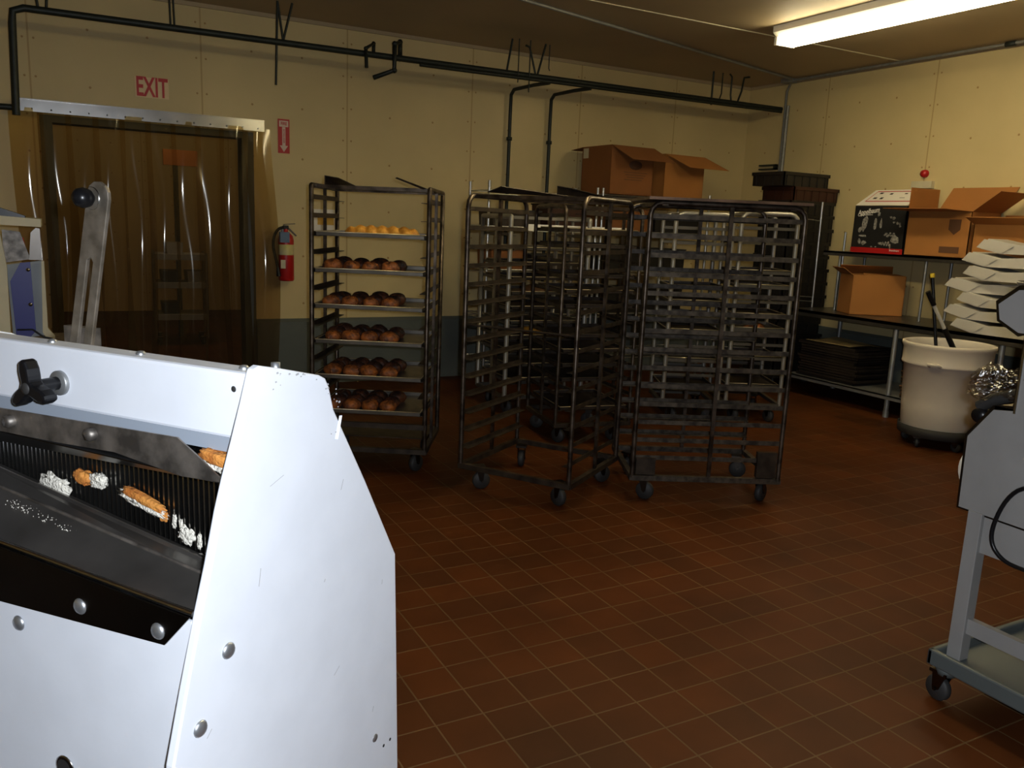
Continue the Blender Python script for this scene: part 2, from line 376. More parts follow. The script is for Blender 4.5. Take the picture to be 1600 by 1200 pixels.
def loop(x, pts, r_, lab):
    t = empty('pipe_loop', (x, 0, 0), 0, lab, 'pipe', 'pipe loops over the overhead pipe')
    for p_, q_ in zip(pts[:-1], pts[1:]): pass
    MB().tube(pts, r_, 8).build('pipe_run', 'pipe', t)
    e = MB()
    for q_ in pts[1:-1]: e.lathe([(0, -r_*1.15), (r_*.8, -r_*.8), (r_*1.2, 0), (r_*.8, r_*.8), (0, r_*1.15)], q_, 10)
    e.build('elbows', 'pipe', t)
loop(2.163, [(0, 6.58, 2.60), (0, 6.60, 2.745), (.13, 6.80, 2.83), (.13, 6.80, 2.735), (.13, 6.65, 2.72)], .015, 'thinner bent pipe loop rising over the overhead pipe'); loop(2.40, [(-.13, 6.72, 2.555), (0, 6.60, 2.61), (0, 6.60, 2.81), (.10, 6.75, 2.86), (.10, 6.75, 2.73), (.10, 6.65, 2.72)], .02, 'thicker square pipe loop rising over the overhead pipe')
def hanger(name, pts_list, lab, r=.009, grp=None):
    m = MB()
    for pts in pts_list: m.tube(pts, r, 6)
    tag(m.build(name, 'pipe'), lab, 'hanger', grp)
hanger('pipe_hanger', [[(1.49, PY, 2.995), (1.475, PY+.01, PZ-.3)], [(1.53, PY, PZ+.02), (1.60, PY, 2.995)], [(1.53, PY, PZ+.02), (1.49, PY, 2.995)]], 'black rod hanger with a long tail hanging below the pipe near the doorway sign', .009, 'pipe hangers')
hanger('pipe_hanger', [[(.745, PY, PZ+.02), (.74, PY, 2.995)], [(.77, PY, PZ+.02), (.765, PY, 2.995)]], 'black strap hanger holding the pipe above the EXIT sign', .007, 'pipe hangers')
hanger('pipe_hanger', [[(-.07, PY, PZ+.02), (-.10, PY, 2.995)], [(-.02, PY, PZ+.02), (0, PY, 2.995)]], 'black hanger at the far left end of the pipe', .009, 'pipe hangers')
hanger('pipe_hanger', [[(3.42, PY, PZ), (3.47, PY, 2.995)], [(3.72, PY, PZ), (3.80, PY, 2.995)], [(3.72, PY, PZ), (3.64, PY, 2.95), (3.60, PY, 2.96)]], 'black V shaped hanger over the left drop pipe', .010, 'pipe hangers')
hanger('hook_rod', [[(3.51, PY-.05, 2.995), (3.51, PY-.05, 2.64)]], 'thin hook rod hanging left of the V hanger', .005)
hanger('hook_rod', [[(3.62, PY-.05, 2.995), (3.62, PY-.05, 2.57)]], 'thin hook rod with a long drop in the middle of the V hanger', .006)
hanger('hook_rod', [[(3.84, PY, 2.995), (3.84, PY, 2.80), (3.85, PY, 2.78)]], 'short hook rod right of the V hanger', .005)
hanger('pipe_hook', [[(5.71, PY, 2.995), (5.71, PY, PZ-.02)]], 'straight pipe hook, first from the left of the four near the corner', .010, 'pipe hooks near the corner')
hanger('pipe_hook', [[(5.83, PY, 2.995), (5.83, PY, 2.8), (5.80, PY, PZ+.02)]], 'thin pipe hook, second from the left of the four near the corner', .007, 'pipe hooks near the corner')
hanger('pipe_hook', [[(5.92, PY, 2.995), (5.95, PY, 2.97), (5.95, PY, 2.8), (5.97, PY, PZ+.02)]], 'hooked pipe hook, third from the left of the four near the corner', .009, 'pipe hooks near the corner')
hanger('pipe_hook', [[(6.18, PY, 2.995), (6.11, PY, 2.98), (6.09, PY, 2.85), (6.04, PY, PZ+.02)]], 'curved pipe hook, rightmost of the four near the corner', .010, 'pipe hooks near the corner')
# conduits
p = MB().tube([(2.2, 5.25, 2.985), (6.50, 6.38, 2.985), (6.62, 6.50, 2.97), (6.64, 6.56, 2.9), (6.64, 6.56, .6)], .013, 8)
tag(p.build('conduit', 'conduit'), 'grey conduit crossing the ceiling and running down the right wall', 'conduit')
p = MB().tube([(6.615, 6.50, 2.0), (6.615, 6.50, 2.75)], .018, 8)
tag(p.build('riser_conduit', 'conduit'), 'second grey conduit beside the first above the black trays', 'conduit')
cb = empty('ceiling_conduit', (0, 0, 0), 0, 'dark conduit along the top of the right wall with a round coupling', 'conduit')
MB().tube([(6.56, 6.45, 2.98), (6.56, -2.4, 2.98)], .013, 8).build('conduit_run', 'conduit', cb)
MB().lathe([(0, -.04), (.02, -.04), (.02, .04), (0, .04)], (6.56, 4.2, 2.978), 10, 'y').build('coupling', 'pipe', cb)
MB().box((6.50, 6.40, 2.96), (6.60, 6.52, 3.0)).build('corner_box', 'conduit', cb)
t = empty('wall_bracket', (XR-.02, 6.72, 2.15), R(-90), 'small dark bracket on the right wall above the black trays', 'bracket')
MB().box((-.12, -.02, .01), (.12, .02, .025)).build('bar', 'pipe', t); MB().box((-.12, -.02, -.03), (.12, .02, -.015)).build('bar', 'pipe', t); MB().box((.09, -.02, -.03), (.12, .02, .025)).build('end_plate', 'pipe', t)
t = empty('wall_outlet', (XR-.012, 4.86, 1.99), 0, 'pale wall outlet with a red button on the right wall', 'outlet')
MB().box((-.03, -.10, -.09), (.012, .10, -.03)).build('box_body', 'cream', t); MB().lathe([(0, -.03), (.03, -.025), (.035, .01)], (0, 0, .035), 12, 'x').build('button', 'red', t)

# ------------------------------------------------------------------ fluorescent fixtures
def fixture(x, y0, y1, lab, rz=0.0, tm='tube'):
    L = y0 - y1
    t = empty('fluorescent_light', (x, y0, H), rz, lab, 'ceiling light', 'fluorescent ceiling fixtures')
    MB().prism([(-.115, 0), (.115, 0), (.115, -.045), (.06, -.085), (-.06, -.085), (-.115, -.045)], 'y', -L, 0).build('housing', 'white', t)
    for sx in (-.06, .06):
        MB().tube([(sx, -.03, -.112), (sx, -L + .03, -.112)], .024, 12).build('tube', tm, t)
    for yy in (-.015, -L + .015): MB().cbox((0, yy, -.105), (.19, .025, .06)).build('socket', 'white', t)
    return t
fixture(4.95, 4.98, 2.55, 'white two tube fluorescent light glowing near the right wall')
fixture(2.55, 4.15, 1.9, 'white two tube fluorescent light on the ceiling over the racks', 0, 'tube2')

# ------------------------------------------------------------------ casters
def caster(parent, x, y, rz, r=.05, top=.14, th=.032):
    c = empty('caster', (x, y, 0), rz, parent=parent)
    MB().lathe([(0, -th/2), (r*.9, -th/2), (r, -th/4), (r, th/4), (r*.9, th/2), (0, th/2)], (0, .02, r), 18, 'x').build('wheel', 'rubber', c)
    f = MB(); f.prism([(-.012, top-.02), (.035, top-.02), (.03, r), (.008, r)], 'x', -th/2-.006, -th/2-.002)
    f.prism([(-.012, top-.02), (.035, top-.02), (.03, r), (.008, r)], 'x', th/2+.002, th/2+.006)
    f.cbox((0, .01, top-.012), (th+.03, .06, .012)); f.cbox((0, .02, r), (th+.02, .01, .01)); f.build('fork', 'darksteel', c)
    return c

# ------------------------------------------------------------------ racks
RAILZ = [1.505 - .0975 * k for k in range(14)]
def rack(name, loc, rz, w, d, h, m, mshine, label, rails=RAILZ, rounded=True, mids=(0.5,), group=None, brace=None, ry=0, zb=.14, rr=.0135, rail_h=.022, shine_top=1):
    t = empty(name, loc, rz, label, 'rack', group, ry=ry)
    for sx, x in ((1, 0), (-1, w)):
        pts = [(x, 0, zb)]
        rc = .06 if rounded else .008
        pts += [(x, 0, h - rc)] + [(x, rc - rc*math.cos(a), h - rc + rc*math.sin(a)) for a in (PI/6, PI/3)] + [(x, rc, h)]
        pts += [(x, d - rc, h)] + [(x, d - rc + rc*math.sin(a), h - rc + rc*math.cos(a)) for a in (PI/6, PI/3)] + [(x, d, h - rc), (x, d, zb)]
        MB().tube(pts, rr, 8).build('side_frame', mshine, t)
        for mfr in mids: MB().box((x-.008, d*mfr-.01, zb), (x+.008, d*mfr+.01, h-.01)).build('middle_upright', mshine, t)
        for z in rails:
            b = MB(); xa = x + sx*.010; xb = x + sx*.045
            b.box((min(x+sx*.009, x+sx*.013), .0, z), (max(x+sx*.009, x+sx*.013), d, z+rail_h))
            b.box((min(xa, xb), .0, z), (max(xa, xb), d, z+.003)); b.build('rail', m, t)
    fb = MB()
    for y in (0, d): fb.cbox((w/2, y, zb), (w+.02, .028, .028))
    for x in (0, w): fb.cbox((x, d/2, zb), (.028, d, .028))
    fb.build('base_frame', m, t)
    tb = MB()
    for y in (.07, d-.07): tb.cbox((w/2, y, h-.004), (w+.02, .03, .02))
    tb.build('top_bar', mshine, t)
    if brace: MB().tube([(0, 0, brace), (w, 0, brace)], .006, 6).build('cross_brace', m, t)
    random.seed(hash(label) % 97 if False else len(label))
    for x in (.07, w-.07):
        for y in (.07, d-.07):
            caster(t, x, y, random.uniform(-1, 1.2))
    return t

# left rack, open side to the room, with loaded trays
AL, AR = (1.195, 4.563), R(-30.5)
RA = rack('bun_pan_rack', (AL[0], AL[1], .005), AR, .645, .56, 1.605, M['rack'], M['rackdull'],
     'dark steel rolling rack holding six trays of rolls and a loaf, leftmost rack', rounded=False, group=None, rails=[1.53-.0985*k for k in range(13)], rail_h=.026)
b = MB(); b.prism([(.12, 1.60), (.12, 1.66), (.125, 1.66), (.42, 1.615), (.42, 1.60)], 'x', .04, .044); b.quad((.04, .12, 1.66), (.12, .12, 1.65), (.16, .42, 1.615), (.04, .42, 1.615), .003); b.build('top_bracket', 'rack', RA)
b = MB(); b.quad((.46, -.02, 1.655), (.47, -.02, 1.66), (.62, .05, 1.61), (.60, .05, 1.605), .004); b.build('loose_strip', 'rackshine', RA)
b = MB(); b.box((-.01, -.012, .27), (.655, .002, .30)); b.build('low_crossbar', 'rack', RA)
MB().box((.02, .2, .16), (.625, .55, .165)).build('bottom_sheet', 'rack', RA)

RBk = rack('bun_pan_rack', (1.849, 3.95, 0), R(-56.5), .65, .655, 1.585, M['rack'], M['rackshine'],
     'empty dark steel rolling rack with rounded side frames standing at an angle in the middle', mids=(.52,), brace=.915)
b = MB(); b.quad((.10, .02, 1.60), (.18, .02, 1.63), (.42, .30, 1.60), (.34, .30, 1.598), .004); b.build('loose_strip', 'rack', RBk)
b = MB(); b.prism([(.0, 1.598), (.0, 1.635), (.004, 1.635), (.60, 1.607), (.60, 1.598)], 'x', .50, .504); b.quad((.50, 0, 1.635), (.58, 0, 1.625), (.58, .6, 1.60), (.50, .6, 1.607), .003); b.build('top_angle', 'rack', RBk)

RCk = rack('bun_pan_rack', (2.884, 3.968, 0), R(-116), .60, .795, 1.585, M['flour'], M['rackshine'],
     'empty dark steel rolling rack seen side on, nearest of the racks on the right', mids=(.52,), rail_h=.024)
MB().box((.02, -.02, 1.598), (.640, .815, 1.612)).build('top_plate', mat('brown_scorched_plate', (.20, .13, .10), .4, .5, var=.5, vscale=9), RCk)
MB().box((.58, .016, .16), (.612, .12, .25)).build('corner_plate', 'rack', RCk); MB().box((.58, .67, .16), (.612, .775, .30)).build('corner_plate', 'rack', RCk)

# ---------------- sheet pans, made once and copied
def pan_mesh(w, d, m, name='sheet_pan'):
    b = MB(); b.box((0, 0, 0), (w, d, .003))
    for (a, c) in (((0, 0, 0), (w, .003, .022)), ((0, d-.003, 0), (w, d, .022)), ((0, 0, 0), (.003, d, .022)), ((w-.003, 0, 0), (w, d, .022))): b.box(a, c)
    return b
def pan(loc, rz, w, d, m, label, group=None, rim='panrim', parent_ry=0):
    t = empty('sheet_pan', loc, rz, label, 'baking tray', group)
    pan_mesh(w, d, m).build('pan', m, t)
    r = MB().tube([(0, 0, .022), (w, 0, .022), (w, d, .022), (0, d, .022), (0, 0, .022)], .0035, 6); r.build('rim', rim, t)
    return t
ordn = ['topmost', 'second', 'third', 'fourth', 'fifth', 'lowest']
TZ = [1.53 - .0985 * k for k in (2, 4, 6, 8, 10, 12)]
def roll_mesh(seed):
    random.seed(seed); m = MB(); s1, s2 = random.random()*6, random.random()*6
    def fn(u, v):
        a = u * 2 * PI; rr = math.sin(min(v*1.12, 1) * PI / 2) if v < .9 else (1 - (v-.9)*2.5)
        prof = [(.0, .052), (.018, .051), (.031, .044), (.038, .032), (.038, .02), (.032, .008), (.028, 0)]
        k = v * 6; i = min(int(k), 5); f = k - i
        r_ = prof[i][0]*(1-f) + prof[i+1][0]*f; h_ = prof[i][1]*(1-f) + prof[i+1][1]*f
        r_ *= 1 + .09*math.sin(3*a+s1) + .06*math.sin(7*a+s2+v*4); h_ *= 1 + .10*math.sin(4*a+s2)*(1-v)
        return (r_*math.cos(a), r_*math.sin(a), max(h_, 0))
    m.grid(fn, 16, 9); return m
roll_protos = []
for sd in range(3):
    for mm in ('roll', 'rollfront'):
        o = roll_mesh(sd).build('bread_roll', mm); roll_protos.append(o.data); bpy.data.objects.remove(o)
ca, sa = math.cos(AR), math.sin(AR)
def toW(x, y, z, o=AL): return (o[0] + x*ca - y*sa, o[1] + x*sa + y*ca, z)
random.seed(11)
for ti, tz in enumerate(TZ):
    pw, pd = .595, .55
    px, py = .025, (-.02 if ti else .0)
    pan(toW(px, py, tz+.0085), AR, pw, pd, 'pan', {0: 'topmost sheet pan on the left rack, holding a long golden loaf'}.get(ti, '%s sheet pan down on the left rack, loaded with dark rolls' % ordn[ti]), 'sheet pans on the left rack')
    if ti == 0:
        t = empty('golden_loaf', toW(px+.255, py+.20, tz+.0125), AR, 'long braided golden loaf on the topmost pan of the left rack', 'bread')
        def fn(u, v):
            x = (u-.5)*.44 + .07; e = max(.0, 1 - abs(2*u-1)**6) ** .5; a = PI * v
            r_ = (.060 + .006*abs(math.sin(u*PI*7 + (v-.5)*2)))*e
            return (x, -math.cos(a)*r_*1.15, math.sin(a)*r_*(.80+.14*abs(math.sin(u*PI*7+(v-.5)*2))))
        m = MB().grid(fn, 60, 14); m.build('crust', 'loaf', t)
        MB().box((-.19, -.08, -.0012), (.33, .09, .0004)).build('parchment', 'burntpan', t)
        continue
    for j in range(3):
        for i in range(4):
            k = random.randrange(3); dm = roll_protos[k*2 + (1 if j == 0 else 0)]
            o = bpy.data.objects.new('bread_roll', dm); C.objects.link(o)
            sc = random.uniform(.94, 1.12)
            o.location = toW(px + .075 + i*.108 + random.uniform(-.006, .006), py + .075 + j*.135 + random.uniform(-.01, .01), tz+.0118)
            o.rotation_euler = (0, 0, random.random()*6); o.scale = (sc*1.28, sc*1.28, sc*1.15)
            if j == 0: tag(o, 'orange browned roll in the front row on the %s pan of the left rack' % ordn[ti], 'bread roll', 'front row rolls on the %s pan' % ordn[ti])
            else: tag(o, 'dark baked roll in the rear rows on the %s pan of the left rack' % ordn[ti], 'bread roll', 'rear row rolls on the %s pan' % ordn[ti])

# ------------------------------------------------------------------ aluminium racks and wire shelving behind
RG = rack('bun_pan_rack', (2.82, 4.56, 0), R(-10), .54, .56, 1.575, M['rack'], M['rackdull'],
     'dark steel rack filled with dark pans, hidden behind the middle rack', mids=(.5,))
for k, zi in enumerate((1, 2, 4, 5, 6, 8, 9, 10, 11, 13)):
    pan((2.82+.03*math.cos(R(-10)), 4.56+.03*math.sin(R(-10)), RAILZ[zi]+.0055), R(-10), .48, .54, 'burntpan', '%s dark pan in the dark rack behind the middle rack' % ['topmost', 'second', 'third', 'fourth', 'fifth', 'sixth', 'seventh', 'eighth', 'second lowest', 'lowest'][k], 'dark pans in the hidden dark rack', rim='burntpan' if k % 3 else 'panrim')
RD = rack('aluminium_rack', (2.90, 5.45, 0), R(-4), .66, .55, 1.50, M['galvdark'], M['alu'],
     'pale aluminium rack behind the middle rack, holding a few loaded pans', rails=[1.36-.11*k for k in range(11)], rounded=False, rr=.019)
o = MB().box((3.0, 5.405, 1.405), (3.96, 5.42, 1.45)).build('white_board', 'white'); tag(o, 'long white board resting across the front of the aluminium rack', 'board')
RE = rack('aluminium_rack', (4.22, 5.35, 0), R(-118), .52, .42, 1.575, M['galvdark'], M['alu'],
     'pale aluminium rack with rounded frames, left of the two behind the right hand rack', rails=[1.46-.11*k for k in range(12)], mids=(), rr=.017)
RF = rack('aluminium_rack', (4.72, 5.20, 0), R(-118), .52, .42, 1.60, M['galvdark'], M['alu'],
     'pale aluminium rack with rounded frames, right of the two behind the right hand rack', rails=[1.48-.11*k for k in range(12)], mids=(), rr=.017)
def local(o, x, y, z):
    a = o.rotation_euler.z; return (o.location.x + x*math.cos(a) - y*math.sin(a), o.location.y + x*math.sin(a) + y*math.cos(a), z)
for k, (zi, mm, goods) in enumerate([(1, 'pan', None), (3, 'burntpan', None), (4, 'pan', 'orangepan'), (6, 'pan', None), (7, 'burntpan', 'loaf'), (8, 'burntpan', None), (9, 'pan', None), (10, 'burntpan', None), (2, 'burntpan', None), (5, 'burntpan', None)]):
    z = 1.36 - .11*zi + .0085
    pan(local(RD, .03, 0, z), R(-4), .60, .53, mm, '%s pan in the aluminium rack behind the middle rack' % (['topmost', 'third', 'fourth', 'sixth', 'seventh', 'eighth', 'ninth', 'lowest', 'second', 'fifth'][k]), 'pans in the aluminium rack')
    if goods:
        x0 = .08
        g = MB()
        def fn(u, v):
            return ((u-.5)*.26, -math.cos(PI*v)*.06, math.sin(PI*v)*.055*max(0, 1-abs(2*u-1)**5)**.5)
        o = MB().grid(fn, 16, 8).build('bread_loaf', goods); o.location = local(RD, .36, .25, z+.0035); o.rotation_euler.z = R(-4)
        tag(o, 'brown loaf on the fourth pan of the aluminium rack' if goods == 'orangepan' else 'yellow loaf on the seventh pan of the aluminium rack', 'bread')
for k, (rk, zi, mm) in enumerate([(RE, 2, 'burntpan'), (RE, 4, 'burntpan'), (RE, 5, 'burntpan'), (RE, 7, 'burntpan'), (RE, 9, 'burntpan'), (RE, 11, 'burntpan'), (RF, 1, 'burntpan'), (RF, 3, 'burntpan'), (RF, 4, 'pan'), (RF, 6, 'burntpan'), (RF, 7, 'pan'), (RF, 9, 'burntpan'), (RF, 11, 'burntpan')]):
    z = (1.46 if rk is RE else 1.48) - .11*zi + .0085
    pan(local(rk, .03, .0, z), R(-118), .46, .41, mm, '%s pan in the %s far aluminium rack' % (['topmost', 'second', 'third', 'fourth', 'fifth', 'lowest', 'topmost', 'second', 'third', 'fourth', 'fifth', 'sixth', 'lowest'][k], 'left' if rk is RE else 'right'), 'pans in the far aluminium racks')
def fnr(u, v): return ((u-.5)*.16, -math.cos(PI*v)*.055, math.sin(PI*v)*.05*max(0, 1-abs(2*u-1)**5)**.5)
o = MB().grid(fnr, 16, 8).build('bread_loaf', 'rollfront'); o.location = local(RF, .40, .2, 1.48-.77+.0125); o.rotation_euler.z = R(-60)
tag(o, 'small orange loaf on the fifth pan of the right aluminium rack', 'bread')

def wire_shelf(x0, x1, y0, y1, zs, ztop, label):
    t = empty('wire_shelving', (x0, y0, 0), 0, label, 'shelving'); w_, d_ = x1-x0, y1-y0
    for x in (0, w_):
        for y in (0, d_):
            MB().tube([(x, y, 0), (x, y, ztop)], .013, 8).build('post', 'chrome', t)
    for z in zs:
        m = MB()
        for y in (0, d_):
            m.tube([(0, y, z), (w_, y, z)], .005, 6); m.tube([(0, y, z-.03), (w_, y, z-.03)], .004, 6)
        for x in (0, w_): m.tube([(x, 0, z), (x, d_, z)], .005, 6); m.tube([(x, 0, z-.03), (x, d_, z-.03)], .004, 6)
        n = int(w_/.035)
        for i in range(1, n): m.tube([(i*w_/n, 0, z+.003), (i*w_/n, d_, z+.003)], .002, 4)
        m.build('wire_shelf', 'chrome', t)
    return t
wire_shelf(3.20, 4.30, 6.43, 6.81, (.25, .65, 1.05, 1.42, 1.72), 1.80, 'chrome wire shelving unit behind the middle rack, full of pans and boxes')
wire_shelf(4.36, 5.62, 6.43, 6.90, (.25, .65, 1.05, 1.42, 1.745), 1.80, 'chrome wire shelving unit holding two brown boxes on top')

# ---------------- cardboard boxes
def open_box(name, loc, rz, w, d, h, m, label, flaps, th=.006, group=None):
    """flaps: dict side -> (length, angle from vertical outward in degrees)"""
    t = empty(name, loc, rz, label, 'cardboard box', group)
    b = MB(); b.box((0, 0, 0), (w, d, th)); b.box((0, 0, 0), (w, th, h)); b.box((0, d-th, 0), (w, d, h)); b.box((0, 0, 0), (th, d, h)); b.box((w-th, 0, 0), (w, d, h)); b.build('carton', m, t)
    for side, (L, ang, *sk) in flaps.items():
        s_, c_ = math.sin(R(ang))*L, math.cos(R(ang))*L; k = sk[0] if sk else 0
        z1 = h + c_; f = MB()
        if side == 'front': f.quad((0, 0, h), (w, 0, h), (w+k, -s_, z1), (k, -s_, z1), th*.6)
        if side == 'back': f.quad((w, d, h), (0, d, h), (k, d+s_, z1), (w+k, d+s_, z1), th*.6)
        if side == 'left': f.quad((0, d, h), (0, 0, h), (-s_, k, z1), (-s_, d+k, z1), th*.6)
        if side == 'right': f.quad((w, 0, h), (w, d, h), (w+s_, d+k, z1), (w+s_, k, z1), th*.6)
        f.build('flap', m, t)
    return t
bx = open_box('cardboard_box', (4.405, 6.40, 1.752), R(2), .49, .46, .435, 'card2', 'left brown box on the wire shelf behind the racks, printed with a dark logo', {'front': (.23, 124, .10), 'back': (.2, 95)})
MB().lathe([(.0, -.0035), (.075, -.0035), (.075, -.001)], (.28, 0, .27), 24, 'y', .55).build('logo', 'ink', bx)
m = MB()
for i, (a, c) in enumerate(((.15, .42), (.17, .40), (.19, .38), (.16, .36))): m.box((a, -.003, .20-.022*i), (c, -.001, .206-.022*i))
m.build('print_lines', 'ink', bx)
MB().box((-.0035, .36, .33), (-.001, .44, .42)).build('paper_label', 'cream', bx)
bx = open_box('cardboard_box', (5.035, 6.42, 1.754), R(3), .50, .44, .40, 'card', 'right brown box on the wire shelf behind the racks, flap hanging open', {'front': (.23, 122, .14), 'back': (.1, 100)})
# contents on the wire shelves
random.seed(5)
names = [('pastry_box', 'paper', 'white flat box'), ('storage_tub', 'crate', 'black tub'), ('carton_case', 'card2', 'brown carton'), ('pan_stack', 'burntpan', 'dark pan')]
spots = [(3.26, 6.47, 1.05, .34, .28, .16, 'card2', 'brown carton on the middle shelf, left end of the left wire unit'),
         (3.66, 6.47, 1.05, .50, .28, .12, 'burntpan', 'dark tub on the middle shelf, right side of the left wire unit'),
         (3.26, 6.47, 1.42, .48, .28, .13, 'burntpan', 'dark tub on the upper shelf of the left wire unit'),
         (3.80, 6.47, 1.42, .42, .28, .20, 'crate2', 'maroon tub on the upper shelf of the left wire unit'),
         (3.30, 6.47, .65, .80, .28, .22, 'crate', 'wide black tub on the low shelf of the left wire unit'),
         (4.45, 6.47, 1.42, .50, .36, .20, 'card2', 'brown carton on the upper shelf of the right wire unit'),
         (5.00, 6.47, 1.42, .55, .36, .16, 'crate', 'black tub on the upper shelf of the right wire unit'),
         (4.45, 6.47, 1.05, .95, .36, .20, 'crate', 'wide black tub on the middle shelf of the right wire unit'),
         (4.45, 6.47, .65, .95, .36, .22, 'crate', 'wide black tub on the low shelf of the right wire unit')]
for (x, y, z, w_, d_, h_, mm, lab) in spots:
    t = empty('cardboard_carton' if mm == 'card2' else 'storage_tub', (x, y, z+.006), 0, lab, 'carton' if mm == 'card2' else 'tub')
    b = MB(); b.prism([(.01, 0), (w_-.01, 0), (w_, h_), (0, h_)], 'y', 0, d_); b.build('body', mm, t)
    b = MB(); b.box((-.008, -.008, h_), (w_+.008, d_+.008, h_+.012)); b.build('lid', 'ink' if mm == 'card2' else 'blackmatte', t)

# ------------------------------------------------------------------ stack of black bread trays near the corner
def bread_tray(x, y, z, w_, d_, h_, m, label, rz=0, parts=True):
    t = empty('bread_tray', (x, y, z), rz, label, 'bread tray', 'bread trays stacked near the corner')
    b = MB(); b.box((.02, .02, 0), (w_-.02, d_-.02, .006))
    for (a, c) in (((.01, .01, 0), (w_-.01, .02, h_)), ((.01, d_-.02, 0), (w_-.01, d_-.01, h_)), ((.01, .01, 0), (.02, d_-.01, h_)), ((w_-.02, .01, 0), (w_-.01, d_-.01, h_))): b.box(a, c)
    r_ = MB(); r_.box((0, 0, h_-.03), (w_, .012, h_)); r_.box((0, d_-.012, h_-.03), (w_, d_, h_)); r_.box((0, 0, h_-.03), (.012, d_, h_)); r_.box((w_-.012, 0, h_-.03), (w_, d_, h_)); r_.build('lip', m, t)
    for i in range(6): b.box((.04+i*(w_-.1)/5, .003, .0), (.052+i*(w_-.1)/5, .012, h_-.03))
    for i in range(4): b.box((.003, .04+i*(d_-.1)/3, .0), (.012, .052+i*(d_-.1)/3, h_-.03))
    b.build('tray_body', m, t)
    return t
nt_ = 15; th_ = .1275
words = ['lowest', 'second from the floor', 'third from the floor', 'fourth from the floor', 'fifth from the floor', 'sixth from the floor', 'seventh from the floor', 'middle', 'seventh from the top', 'sixth from the top', 'fifth from the top', 'fourth from the top', 'third from the top', 'brown second from the top', 'topmost, set slightly left,']
random.seed(3)
dl = empty('tray_dolly', (5.98, 5.72, 0), 0, 'low black dolly under the stack of bread trays', 'dolly')
MB().box((0, 0, .085), (.62, .46, .115)).build('deck', 'blackmatte', dl)
for x in (.08, .54):
    for y in (.08, .38): caster(dl, x, y, .3, .038, .095, .02)
for k in range(nt_):
    z = .117 + k * th_; top = (k == nt_-1)
    mm = 'crate2' if k == nt_-2 else 'crate'
    ox = -.10 if top else random.uniform(-.01, .025)
    bread_tray(5.99+ox+(.02 if k == nt_-2 else 0), 5.74+random.uniform(-.01, .01), z, .60, .42, .126, mm, '%s bread tray of the tall corner stack' % words[k])
# chrome upright frame standing at the table end
t = empty('chrome_frame', (0, 0, 0), 0, 'chrome upright wire frame at the far end of the worktable', 'frame')
f = MB()
MB().tube([(6.16, 5.50, .795), (6.15, 5.50, 1.76)], .010, 8).build('post', 'chrome', t); MB().tube([(6.50, 5.50, .795), (6.50, 5.50, 1.5)], .010, 8).build('post', 'chrome', t)
MB().tube([(5.96, 5.50, .795), (5.96, 5.50, 1.62)], .008, 8).build('post', 'chrome', t)
for z in (.86, 1.60, .9): MB().tube([(5.96, 5.50, z), (6.16, 5.50, z-.01)], .004, 6).build('cross_wire', 'chrome', t)

# ------------------------------------------------------------------ steel worktable along the right wall
tb = empty('worktable', (5.91, 2.55, 0), 0, 'long dark steel worktable with a bottom shelf along the right wall', 'table')
TLn = 2.98; TW = .69
m = MB(); m.box((0, 0, .765), (TW, TLn, .79)); m.box((0, 0, .735), (.012, TLn, .79)); m.build('tabletop', 'darktop', tb)
for y in (.10, .98, 1.86, TLn-.04):
    for x in (.03, TW-.04):
        l = MB().tube([(x, y, 0), (x, y, .765)], .021, 10); l.tube([(x, y, 0), (x, y, .05)], .025, 10); l.build('leg', 'galv', tb)
m = MB(); m.box((.01, .02, .175), (TW-.02, TLn-.02, .185)); m.box((.01, .02, .15), (.02, TLn-.02, .185)); m.build('bottom_shelf', 'galv', tb)
us = empty('overshelf', (6.20, 2.55, 0), 0, 'dark steel overshelf on thin posts above the worktable', 'shelf')
m = MB(); m.box((0, 0, 1.31), (.40, 2.92, 1.325)); m.box((0, 0, 1.285), (.008, 2.92, 1.325)); m.build('shelf_board', 'darktop', us)
for y in (.5, 1.88, 2.75):
    for x in (.03, .36): MB().tube([(x, y, .7905), (x, y, 1.31)], .012, 8).build('post', 'galv', us)
# boxes on the overshelf
bx = open_box('cardboard_box', (6.235, 5.20, 1.327), R(-90), .525, .36, .405, 'photo', 'white topped box with a black and white picture on the overshelf', {'left': (.0015, 0)})
# (local x runs toward the camera along the wall, local y into the wall)
m = MB(); m.quad((0, 0, .407), (.525, 0, .407), (.525, .17, .545), (.06, .17, .545), .004); m.build('lid_flap', 'white', bx)
def onlid(u, v, e=.0056):   # u 0..1 along, v 0..1 up the sloping lid
    return (u*.525 + .06*v*(1-u), .17*v - e*.63, .407 + .138*v + e*.78)
m = MB()
for (a, c) in (((.09, .22), (.98, .27)), ((.09, .86), (.98, .91)), ((.09, .22), (.105, .91))):
    p0, p1, p2, p3 = onlid(a[0], a[1]), onlid(c[0], a[1]), onlid(c[0], c[1]), onlid(a[0], c[1]); m.quad(p0, p1, p2, p3)
m.build('red_border', 'signred', bx)
m = MB()
for (u, v, du, dv) in ((.19, .72, .07, .10), (.18, .40, .07, .10), (.32, .38, .06, .12), (.42, .68, .06, .09), (.72, .70, .06, .06), (.70, .45, .10, .03)):
    m.quad(onlid(u, v), onlid(u+du, v), onlid(u+du, v+dv), onlid(u, v+dv))
m.build('lid_print', 'signprint', bx)
MB().box((-.002, -.003, .0), (.527, -.0005, .045)).build('red_band', 'red', bx)
text('Appelbaum', 'white', bx, (.145, -.004, .355), (PI/2, R(-8), 0), .062, .78, .001, shear=.3)
text('Brandmarc', 'white', bx, (.45, -.005, .03), (PI/2, 0, 0), .022, 1.0, .0003)
m = MB()
